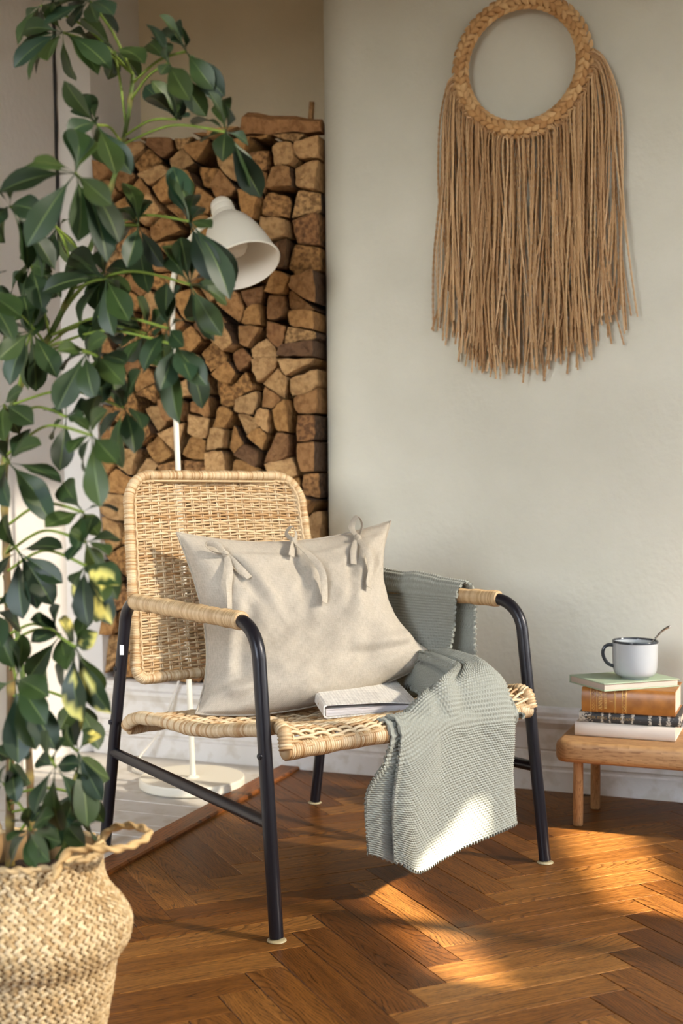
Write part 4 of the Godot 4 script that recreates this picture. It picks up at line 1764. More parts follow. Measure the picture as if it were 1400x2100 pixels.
# ------------------------------------------------------------------ wall hanging
func hanging() -> void:
	var c := Vector3(0.577, 1.877, 0.032)
	var root := thing("wall_hanging", "round braided jute wall hanging with a long fringe on the sage wall", "wall hanging", Transform3D(Basis(), c))
	var tones := [lin(206, 162, 108), lin(214, 174, 122), lin(194, 150, 98), lin(222, 184, 132)]
	# core ring
	var mb := MB.new()
	var core := PackedVector3Array()
	for k in 72:
		var a := TAU * k / 72
		core.append(Vector3(cos(a) * 0.160, sin(a) * 0.163, -0.004))
	mb.col = tones[2]
	mb.tube(core, 0.014, 10, true)
	part("ring", mb.done(M.jute), root)
	# chain stitches: one fat tapered loop, laid slantwise in three rows
	var meshes := []
	for tone in tones:
		mb = MB.new()
		mb.col = tone
		var prof := PackedVector2Array()
		for i in 9:
			var t := i / 8.0
			prof.append(Vector2(0.0080 * pow(sin(PI * pow(t, 0.8)), 0.7), lerpf(-0.0145, 0.0145, t)))
		mb.lathe(prof, 10)
		for i in mb.v.size():
			mb.v[i].z *= 0.75
			mb.v[i].x += 0.003 * cos(mb.v[i].y * 110.0)
		meshes.append(mb.done(M.jute))
	rng.seed = 31
	var count := 52
	for k in count:
		for row in 4:
			var a := TAU * (k + 0.5 * (row % 2)) / count + PI / 2
			var r: float = [0.1445, 0.1555, 0.1665, 0.1775][row]
			var slant: float = [0.55, -0.55, 0.55, -0.55][row]
			if row == 0:
				slant = 0.35
			var zz: float = [0.004, 0.0145, 0.0145, 0.003][row]
			var b := Basis(Vector3.BACK, a + slant) * Basis(Vector3.UP, (row - 1.5) * 0.5)
			var o := part("stitch", meshes[(k * 3 + row + rng.randi() % 2) % 4], root, Transform3D(b.scaled(Vector3.ONE * rng.randf_range(0.92, 1.06)), Vector3(cos(a) * r, sin(a) * r * 1.015, zz)))
	# hidden loop and nail
	# fringe
	var f_tones := [lin(206, 168, 122), lin(218, 182, 136), lin(192, 154, 110), lin(226, 192, 148), lin(182, 144, 102), lin(212, 176, 130)]
	var n := 240
	for k in n:
		var t := (k + rng.randf()) / n
		# from the left flank, under the ring, to the right flank
		var a := lerpf(PI * 1.02, PI * 2.03, t) if true else 0.0
		var start := Vector3(cos(a) * 0.172, sin(a) * 0.176, rng.randf_range(-0.006, 0.006))
		# where it ends up hanging
		var x := lerpf(-0.228, 0.262, clampf(lerpf(t, (float(k / 5) + 0.5) / (n / 5.0), 0.55) + 0.035 * sin(t * TAU * 2.0) + rng.randfn(0, 0.014), 0, 1))
		var edge := absf(t - 0.48) * 2.0
		var reach := rng.randfn(0, 0.02) + lerpf(-0.762, -0.65, pow(edge, 2.2)) + 0.014 * sin(t * 23.0)
		reach = minf(reach, -0.60)
		var z := rng.randf_range(-0.020, 0.006)
		var out := Vector3(cos(a), sin(a) * 0.6, 0.1)
		var ctrl := PackedVector3Array()
		ctrl.append(start - out * 0.01)
		ctrl.append(start + out * 0.018)
		var side := x - start.x
		var y1 := start.y - 0.02 - absf(side) * 0.9
		ctrl.append(Vector3(start.x + side * 0.55 + signf(side) * 0.004, lerpf(start.y, y1, 0.45), z + 0.006))
		ctrl.append(Vector3(x - side * 0.10, y1 - 0.05, z + 0.004))
		var drift := rng.randfn(0, 0.007) + 0.015 * sin(float(k / 5) * 2.4)
		for q in 3:
			drift += rng.randfn(0, 0.0068) + 0.005 * sin(float(k / 5) * 3.7 + q * 2.0) 
			var yy := lerpf(y1 - 0.05, reach, (q + 1) / 3.0)
			ctrl.append(Vector3(x + drift * (q + 1) * 0.6, yy, z + rng.randf_range(-0.004, 0.004)))
		if k % 71 == 5:
			ctrl[ctrl.size() - 1].x += (-0.05 if t < 0.5 else 0.03)
			ctrl[ctrl.size() - 1].y += 0.02
		for q in ctrl.size():
			ctrl[q].z = maxf(ctrl[q].z, -0.026)
		var pts := spline(ctrl, 0.0055)
		mb = MB.new()
		mb.col = f_tones[rng.randi() % 6] * rng.randf_range(0.9, 1.08)
		twisted(mb, pts, 0.0023 * rng.randf_range(0.85, 1.15), 6, 1.05)
		part("strand", mb.done(M.jute), root)


# two-ply cord: the section is an oval that turns along the way
func twisted(mb: MB, pts: PackedVector3Array, r: float, sides: int, turn: float) -> void:
	var first := mb.v.size()
	mb.tube(pts, r, sides, false, false)
	for i in pts.size():
		for k in sides:
			var q := first + i * sides + k
			var w := 1.0 + 0.32 * cos(2.0 * (TAU * k / sides - turn * i))
			mb.v[q] = pts[i] + (mb.v[q] - pts[i]) * w


# ------------------------------------------------------------------ bench
func bench() -> void:
	var root := thing("bench", "low worn pine bench with round legs, standing against the wall at the right", "bench", Transform3D(Basis(), Vector3(0.735, 0, 0.12)))
	var mb := MB.new()
	# seat board: outline with rounded ends, worn edges
	var L := 0.9
	var D := 0.265
	var T := 0.05
	var outline := PackedVector2Array()
	var rc := 0.03
	for q in [[Vector2(L - rc, rc), -PI / 2], [Vector2(L - rc, D - rc), 0.0], [Vector2(rc, D - rc), PI / 2], [Vector2(rc, rc), PI]]:
		for k in 7:
			var a: float = q[1] + PI / 2 * k / 6.0
			outline.append(q[0] + Vector2(cos(a), sin(a)) * rc)
	var n := outline.size()
	var mid := Vector2(L / 2, D / 2)
	var prof := [[0.013, 0.0], [0.006, 0.002], [0.0018, 0.007], [0.0, 0.014], [0.0, 0.036], [0.002, 0.044], [0.0065, 0.0485], [0.012, 0.05]]
	for q in prof:
		for p in outline:
			var inset := Vector2(clampf(p.x, rc + 0.001, L - rc - 0.001), clampf(p.y, rc + 0.001, D - rc - 0.001))
			var pp: Vector2 = p + (inset - p).normalized() * q[0]
			mb.add(Vector3(pp.x, 0.155 + q[1], pp.y), Vector2(pp.x * 1.6, (pp.y + q[1] * 1.0) * 3.5))
	for l in prof.size() - 1:
		for i in n:
			var j := (i + 1) % n
			mb.quad(l * n + i, l * n + n + i, l * n + n + j, l * n + j)
	var f1 := mb.v.size()
	for l in [0, prof.size() - 1]:
		var first := mb.v.size()
		for i in n:
			mb.add(mb.v[l * n + i], mb.uv[l * n + i])
		var c := mb.add(Vector3(mid.x, mb.v[l * n].y, mid.y), Vector2(mid.x * 1.6, mid.y * 3.5))
		for i in n:
			var j := (i + 1) % n
			if l == 0:
				mb.tri(c, first + i, first + j)
			else:
				mb.tri(c, first + j, first + i)
	part("seat_board", mb.done(M.old_pine), root)
	for q in [Vector2(0.048, 0.216), Vector2(0.061, 0.048), Vector2(0.85, 0.216), Vector2(0.84, 0.048)]:
		mb = MB.new()
		mb.lathe(PackedVector2Array([Vector2(0, 0), Vector2(0.0095, 0), Vector2(0.0115, 0.003), Vector2(0.012, 0.05), Vector2(0.0118, 0.11), Vector2(0.0112, 0.16)]), 20, Transform3D(Basis(), Vector3(q.x, 0, q.y)))
		for i in mb.uv.size():
			mb.uv[i] = Vector2(mb.v[i].y * 2.0, mb.uv[i].x * 0.4 + 0.3)
		part("leg", mb.done(M.old_pine), root)


# a book lying flat: spine along local x at the front (z = depth), pages at the back; cover boards overhang a little
func book(called: String, label: String, t: Transform3D, size: Vector3, cover: Material, spine: Material, pages_front := false, group := "books stacked on the bench") -> Node3D:
	var root := thing(called, label, "book", t, group)
	var L := size.x
	var T := size.y
	var D := size.z
	var b := 0.0028
	var mb := MB.new()
	if pages_front:
		mb.box(Vector3(0, 0, 0), Vector3(L, b, D), 0.001)
		mb.box(Vector3(0, T - b, 0), Vector3(L, T, D), 0.001)
		mb.box(Vector3(0, 0, 0), Vector3(L, T, b), 0.001)
		part("cover", mb.done(cover, true), root)
		mb = MB.new()
		mb.box(Vector3(0.003, b, b), Vector3(L - 0.003, T - b, D - 0.004), 0.0005)
		for i in mb.uv.size():
			mb.uv[i] = Vector2(0.5, mb.v[i].y / 0.02)
		part("pages", mb.done(M.aged_pages, true), root)
		return root
	mb.box(Vector3(0, 0, 0), Vector3(L, b, D - 0.006), 0.001)
	mb.box(Vector3(0, T - b, 0), Vector3(L, T, D - 0.006), 0.001)
	part("cover", mb.done(cover, true), root)
	mb = MB.new()
	mb.box(Vector3(0.003, b, 0.004), Vector3(L - 0.003, T - b, D - 0.006), 0.0005)
	for i in mb.uv.size():
		mb.uv[i] = Vector2(0.5, mb.v[i].y / 0.02)
	part("pages", mb.done(M.aged_pages, true), root)
	# rounded spine
	mb = MB.new()
	var steps := 10
	for side in 2:
		for k in steps + 1:
			var a := -PI / 2 + PI * k / steps
			var y := T / 2 + sin(a) * T / 2
			var z := D - 0.007 + cos(a) * minf(0.009, T * 0.3)
			mb.add(Vector3(0.0 if side == 0 else L, y, z), Vector2(float(side), 1.0 - float(k) / steps))
	for k in steps:
		mb.quad(k, k + 1, steps + 2 + k, steps + 1 + k)
	for side in 2:
		var c := mb.add(Vector3(0.0 if side == 0 else L, T / 2, D - 0.008), Vector2(side, 0.5))
		for k in steps:
			var q := side * (steps + 1) + k
			if side == 0:
				mb.tri(c, q + 1, q)
			else:
				mb.tri(c, q, q + 1)
	part("spine", mb.done(spine), root)
	return root


func letters(text: String, size: float, mat_: Material, parent: Node, t: Transform3D) -> void:
	var tm := TextMesh.new()
	tm.text = text
	var font := SystemFont.new()
	font.font_names = PackedStringArray(["Droid Serif"])
	font.font_weight = 700
	tm.font = font
	tm.font_size = 32
	tm.pixel_size = size / 32.0
	tm.depth = 0.0006
	tm.curve_step = 2.0
	tm.material = mat_
	var o := MeshInstance3D.new()
	o.mesh = tm
	o.transform = t
	place(o, "lettering", parent)


func books_and_mug() -> void:
	book("book", "thick cream covered book at the bottom of the stack on the bench", Transform3D(Basis(Vector3.UP, -0.0), Vector3(0.770, 0.205, 0.125)), Vector3(0.229, 0.033, 0.185), M.cream_cover, M.cream_cover)
	var b2 := book("book", "slim black cloth book with a torn flaking spine, second from the bottom", Transform3D(Basis(Vector3.UP, 0.02), Vector3(0.776, 0.2382, 0.14)), Vector3(0.232, 0.0245, 0.168), M.black_cloth, M.torn_black_cloth)
	letters("ARIK BERG  VAPOR SAND", 0.0085, M.old_gilt, b2, Transform3D(Basis(), Vector3(0.072, 0.0125, 0.1684)))
	var b3 := book("book", "thick brown leather book with gilt lettering and raised bands on its spine", Transform3D(Basis(Vector3.UP, 0.0), Vector3(0.786, 0.2629, 0.15)), Vector3(0.213, 0.058, 0.162), M.brown_leather, M.brown_leather)
	for x in [0.021, 0.0355, 0.076, 0.0785, 0.094, 0.1025]:
		var mb := MB.new()
		var pts := PackedVector3Array()
		for k in 11:
			var a := -PI / 2 + PI * k / 10
			pts.append(Vector3(x, 0.029 + sin(a) * 0.0288, 0.155 + cos(a) * 0.0092))
		mb.tube(pts, 0.0009, 6)
		part("gilt_band", mb.done(M.gilt), b3)
	for q in [["ANNIER", 0.0105, 0.044], ["KUNSTEN", 0.0075, 0.056], ["I", 0.009, 0.069]]:
		letters(q[0], q[1], M.gilt, b3, Transform3D(Basis(Vector3.BACK, PI / 2), Vector3(q[2], 0.029, 0.1642)))
	for x in [0.028, 0.0985]:
		for k in 6:
			var mb := MB.new()
			var y := 0.010 + k * 0.0075
			mb.tube(PackedVector3Array([Vector3(x - 0.0035, y, 0.1632), Vector3(x, y + 0.0035, 0.1636), Vector3(x + 0.0035, y, 0.1632), Vector3(x, y - 0.0035, 0.1636), Vector3(x - 0.0035, y, 0.1632)]), 0.0006, 4)
			part("gilt_lozenge", mb.done(M.gilt), b3)
	# the green book lies askew: its spine points to the back right
	var yaw := 0.735
	var bas := Basis(Vector3.UP, yaw)
	var front_left := Vector3(0.846, 0.3209, 0.362)
	book("book", "thin sage green book lying askew on top of the stack, under the mug", Transform3D(bas, front_left - bas * Vector3(0, 0, 0.150)), Vector3(0.208, 0.0185, 0.150), M.sage_cover, M.sage_cover, true)
	# mug
	var mug := thing("mug", "pale grey enamel style mug with a dark rim, on the green book", "mug", Transform3D(Basis(), Vector3(0.9, 0.3394, 0.246)))
	var mb := MB.new()
	mb.lathe(PackedVector2Array([Vector2(0, 0.002), Vector2(0.029, 0.002), Vector2(0.031, 0.0), Vector2(0.0325, 0.001), Vector2(0.0335, 0.004), Vector2(0.042, 0.0065), Vector2(0.0475, 0.0115), Vector2(0.0505, 0.019), Vector2(0.0518, 0.030), Vector2(0.0525, 0.042), Vector2(0.053, 0.060), Vector2(0.0533, 0.086)]), 64)
	part("cup", mb.done(M.grey_glaze), mug)
	mb = MB.new()
	mb.lathe(PackedVector2Array([Vector2(0.050, 0.087), Vector2(0.0495, 0.05), Vector2(0.046, 0.022), Vector2(0.036, 0.012), Vector2(0, 0.010)]), 64)
	part("inside", mb.done(M.grey_glaze), mug)
	mb = MB.new()
	mb.lathe(PackedVector2Array([Vector2(0.0532, 0.0835), Vector2(0.0538, 0.086), Vector2(0.0535, 0.0885), Vector2(0.0518, 0.0897), Vector2(0.0498, 0.0885), Vector2(0.0496, 0.085)]), 64)
	part("rim", mb.done(M.dark_rim_glaze), mug)
	var out := Vector3(-0.9367, 0, 0.3501)
	var loop := PackedVector3Array([out * 0.051 + Vector3.UP * 0.077, out * 0.062 + Vector3.UP * 0.0785, out * 0.072 + Vector3.UP * 0.073, out * 0.0765 + Vector3.UP * 0.060, out * 0.073 + Vector3.UP * 0.046, out * 0.064 + Vector3.UP * 0.034, out * 0.050 + Vector3.UP * 0.0275])
	mb = MB.new()
	mb.tube(spline(loop, 0.003), 0.0042, 10)
	part("handle", mb.done(M.dark_rim_glaze), mug).set_meta("label", "dark glazed handle")
	var spoon := thing("spoon", "steel teaspoon standing in the mug, handle leaning to the right", "spoon", Transform3D(Basis(), Vector3(0.9, 0.3394, 0.246)))
	var away := Vector3(0.9367, 0, -0.3501)
	mb = MB.new()
	var line := spline(PackedVector3Array([away * -0.020 + Vector3.UP * 0.0145, away * 0.002 + Vector3.UP * 0.040, away * 0.046 + Vector3.UP * 0.092, away * 0.065 + Vector3.UP * 0.112, away * 0.082 + Vector3.UP * 0.1215]), 0.004)
	var rr := PackedFloat32Array()
	for i in line.size():
		rr.append(lerpf(0.0015, 0.0034, pow(float(i) / line.size(), 3)))
	mb.tube(line, rr, 8)
	part("handle", mb.done(M.spoon_steel), spoon)
	mb = MB.new()
	mb.lathe(PackedVector2Array([Vector2(0, -0.018), Vector2(0.006, -0.015), Vector2(0.010, -0.006), Vector2(0.010, 0.004), Vector2(0.006, 0.013), Vector2(0, 0.018)]), 16, Transform3D(Basis(Vector3.FORWARD, 0.6).scaled(Vector3(1, 1, 0.35)), away * -0.026 + Vector3.UP * 0.030))
	part("bowl", mb.done(M.spoon_steel), spoon)


# ------------------------------------------------------------------ basket
func basket_radius(y: float) -> float:
	var ys := [0.0, 0.03, 0.081, 0.12, 0.150, 0.1625, 0.179, 0.195, 0.208, 0.222, 0.238, 0.251, 0.27, 0.29, 0.306]
	var rs := [0.088, 0.096, 0.103, 0.110, 0.1135, 0.117, 0.129, 0.1345, 0.1355, 0.130, 0.118, 0.107, 0.099, 0.0965, 0.098]
	for i in 14:
		if y <= ys[i + 1]:
			var t := clampf((y - ys[i]) / (ys[i + 1] - ys[i]), 0, 1)
			return cubic_interpolate(rs[i], rs[i + 1], rs[maxi(i - 1, 0)], rs[mini(i + 2, 14)], t)
	return rs[14]


func basket_wave(a: float) -> float:                  # the soft basket is not quite round
	return 1.0 + 0.012 * sin(a * 2.0 + 0.7) + 0.008 * sin(a * 3.0 + 2.0)


func basket() -> void:
	var c := Vector3(0.306, 0, 1.84)
	var root := thing("basket", "woven seagrass belly basket with twisted handles holding the plant, at lower left", "basket", Transform3D(Basis(), c))
	var tones := [lin(206, 180, 138), lin(192, 164, 120), lin(214, 190, 150), lin(178, 148, 104), lin(198, 172, 130)]
	# inner wall
	var mb := MB.new()
	var seg := 64
	var lv := 60
	mb.col = lin(150, 116, 74)
	for side in 2:
		var first := mb.v.size()
		for i in lv + 1:
			var y := 0.306 * i / lv
			for k in seg:
				var a := TAU * k / seg
				var r := (basket_radius(y) - (0.0015 if side == 0 else 0.005)) * basket_wave(a)
				mb.add(Vector3(cos(a) * r, maxf(y, 0.002 * side), sin(a) * r))
		for i in lv:
			for k in seg:
				var k2 := (k + 1) % seg
				var p := first + i * seg + k
				var q := first + i * seg + k2
				if side == 0:
					mb.quad(p, q, q + seg, p + seg)
				else:
					mb.quad(p, p + seg, q + seg, q)
	var ce := mb.add(Vector3(0, 0.001, 0))
	for k in seg:
		mb.tri(ce, k, (k + 1) % seg)
	part("wall", mb.done(M.seagrass), root)
	# plaited strips: two slanting rows of grass to every strip, chevron on chevron
	mb = MB.new()
	rng.seed = 44
	var arc := 0.0
	var y := 0.001
	var row := 0
	while y < 0.305:
		var r := basket_radius(y)
		var dr := (basket_radius(minf(y + 0.003, 0.306)) - basket_radius(maxf(0.0, y - 0.003))) / 0.006
		var sl := sqrt(1.0 + dr * dr)
		var up_r := dr / sl
		var up_y := 1.0 / sl
		var out_r := up_y
		var out_y := -up_r
		var pitch := 0.0112
		var count := int(round(TAU * r / pitch))
		var slant := 0.62 if row % 2 == 0 else -0.62
		for k in count:
			var a := TAU * (k + 0.5 * rng.randf() * 0.3 + 0.37 * (row / 2)) / count
			var rr := r * basket_wave(a)
			var tan := Vector3(-sin(a), 0, cos(a))
			var rad := Vector3(cos(a), 0, sin(a))
			var up := rad * up_r + Vector3.UP * up_y
			var out := rad * out_r + Vector3.UP * out_y
			var along := (tan * cos(slant) + up * sin(slant)).normalized()
			var across := out.cross(along)
			var p := rad * rr + Vector3.UP * y + out * 0.0006
			var hl := 0.0078 * rng.randf_range(0.9, 1.1)
			var hw := 0.0027 * rng.randf_range(0.85, 1.15)
			var rise := 0.0024 * rng.randf_range(0.7, 1.2)
			mb.col = tones[rng.randi() % 5] * rng.randf_range(0.82, 1.06)
			var f := mb.v.size()
			mb.add(p - along * hl - out * 0.0012)
			mb.add(p - along * hl * 0.45 + across * hw)
			mb.add(p + along * hl * 0.45 + across * hw)
			mb.add(p + along * hl - out * 0.0012)
			mb.add(p + along * hl * 0.45 - across * hw)
			mb.add(p - along * hl * 0.45 - across * hw)
			mb.add(p - along * hl * 0.35 + out * rise)
			mb.add(p + along * hl * 0.35 + out * rise)
			mb.tri(f, f + 1, f + 6)
			mb.tri(f, f + 6, f + 5)
			mb.quad(f + 1, f + 2, f + 7, f + 6)
			mb.quad(f + 6, f + 7, f + 4, f + 5)
			mb.tri(f + 2, f + 3, f + 7)
			mb.tri(f + 7, f + 3, f + 4)
		y += 0.0052 / sl
		row += 1
	var w := part("weave", mb.done(M.seagrass), root)
	w.set_meta("kind", "stuff")
	# rim cord
	mb = MB.new()
	var pts := PackedVector3Array()
	for k in 140:
		var a := TAU * k / 140
		var r := 0.0975 * basket_wave(a)
		pts.append(Vector3(cos(a) * r, 0.306 + 0.0012 * sin(k * 1.1), sin(a) * r))
	pts.append(pts[0])
	mb.col = tones[1]
	twisted(mb, resample(pts, 0.003), 0.0042, 8, 0.55)
	part("rim", mb.done(M.seagrass), root)
	# handles of twisted grass
	var near := PackedVector3Array()
	for q in [[108, 1806, 1.60], [120, 1772, 1.60], [143, 1748, 1.605], [185, 1744, 1.61], [235, 1746, 1.62], [280, 1733, 1.64], [303, 1716, 1.66], [292, 1703, 1.675], [255, 1697, 1.69], [222, 1706, 1.70], [207, 1726, 1.70], [203, 1752, 1.70]]:
		near.append(at(q[0], q[1], q[2]) - c)
	var far := PackedVector3Array()
	for p in [Vector3(-0.084, 0.296, -0.052), Vector3(-0.098, 0.325, -0.055), Vector3(-0.125, 0.345, -0.02), Vector3(-0.125, 0.345, 0.03), Vector3(-0.10, 0.325, 0.05), Vector3(-0.083, 0.296, 0.054)]:
		far.append(p)
	for h in [near, far]:
		mb = MB.new()
		mb.col = lin(206, 172, 120)
		twisted(mb, spline(h, 0.003), 0.0046, 10, 0.42)
		part("handle", mb.done(M.seagrass), root)
	mb = MB.new()
	mb.col = lin(216, 186, 136)
	var loose := PackedVector3Array()
	for q in [[128, 1772, 1.60], [160, 1760, 1.612], [190, 1742, 1.625], [206, 1728, 1.64]]:
		loose.append(at(q[0], q[1], q[2]) - c)
	twisted(mb, spline(loose, 0.003), 0.003, 8, 0.5)
	part("handle_tie", mb.done(M.seagrass), root)


# ------------------------------------------------------------------ plant
func leaf_shape(mb: MB, base: Vector3, tip: Vector3, face: Vector3, width: float, droop: float, green: Color, yellow: float) -> void:
	var along := tip - base
	var L := along.length()
	var d := along / L
	var side := d.cross(face)
	if side.length() < 0.15:
		side = d.cross(Vector3.UP + Vector3(0.1, 0, 0.2))
	side = side.normalized()
	var n := side.cross(d).normalized()
	var rows := 11
	var f := mb.v.size()
	for i in rows:
		var t := float(i) / (rows - 1)
		var blade := clampf((t - 0.17) / 0.83, 0, 1)
		var w := width * pow(maxf(0.0, sin(PI * pow(blade, 1.5))), 0.75) + 0.0007
		if i == rows - 1:
			w = 0.0006
		var bend := n * (droop * L * (0.25 - (t - 0.5) * (t - 0.5)))
		var c := base + along * t + bend
		for k in 7:
			var u: float = [-1.0, -0.55, -0.06, 0.0, 0.06, 0.55, 1.0][k]
			var wave := 0.0016 * sin(t * 11.0 + u * 2.0 + base.x * 90.0) * absf(u)
			var p := c + side * (w * u) + n * (absf(u) * w * 0.24 + wave * minf(1.0, w * 80.0))
			var tone := green
			if k == 3:
				tone = green.lerp(lin(140, 158, 92), 0.45)
			if yellow > 0.0 and absf(u - 0.4) < 0.7 and blade > 0.2 and sin(t * 9.0 + yellow * 7.0 + u * 2.0) > 0.1:
				tone = lin(226, 214, 120)
			mb.col = tone
			mb.add(p, Vector2(u, t))
	for i in rows - 1:
		for k in 6:
			var a := f + i * 7 + k
			mb.quad(a, a + 1, a + 8, a + 7)


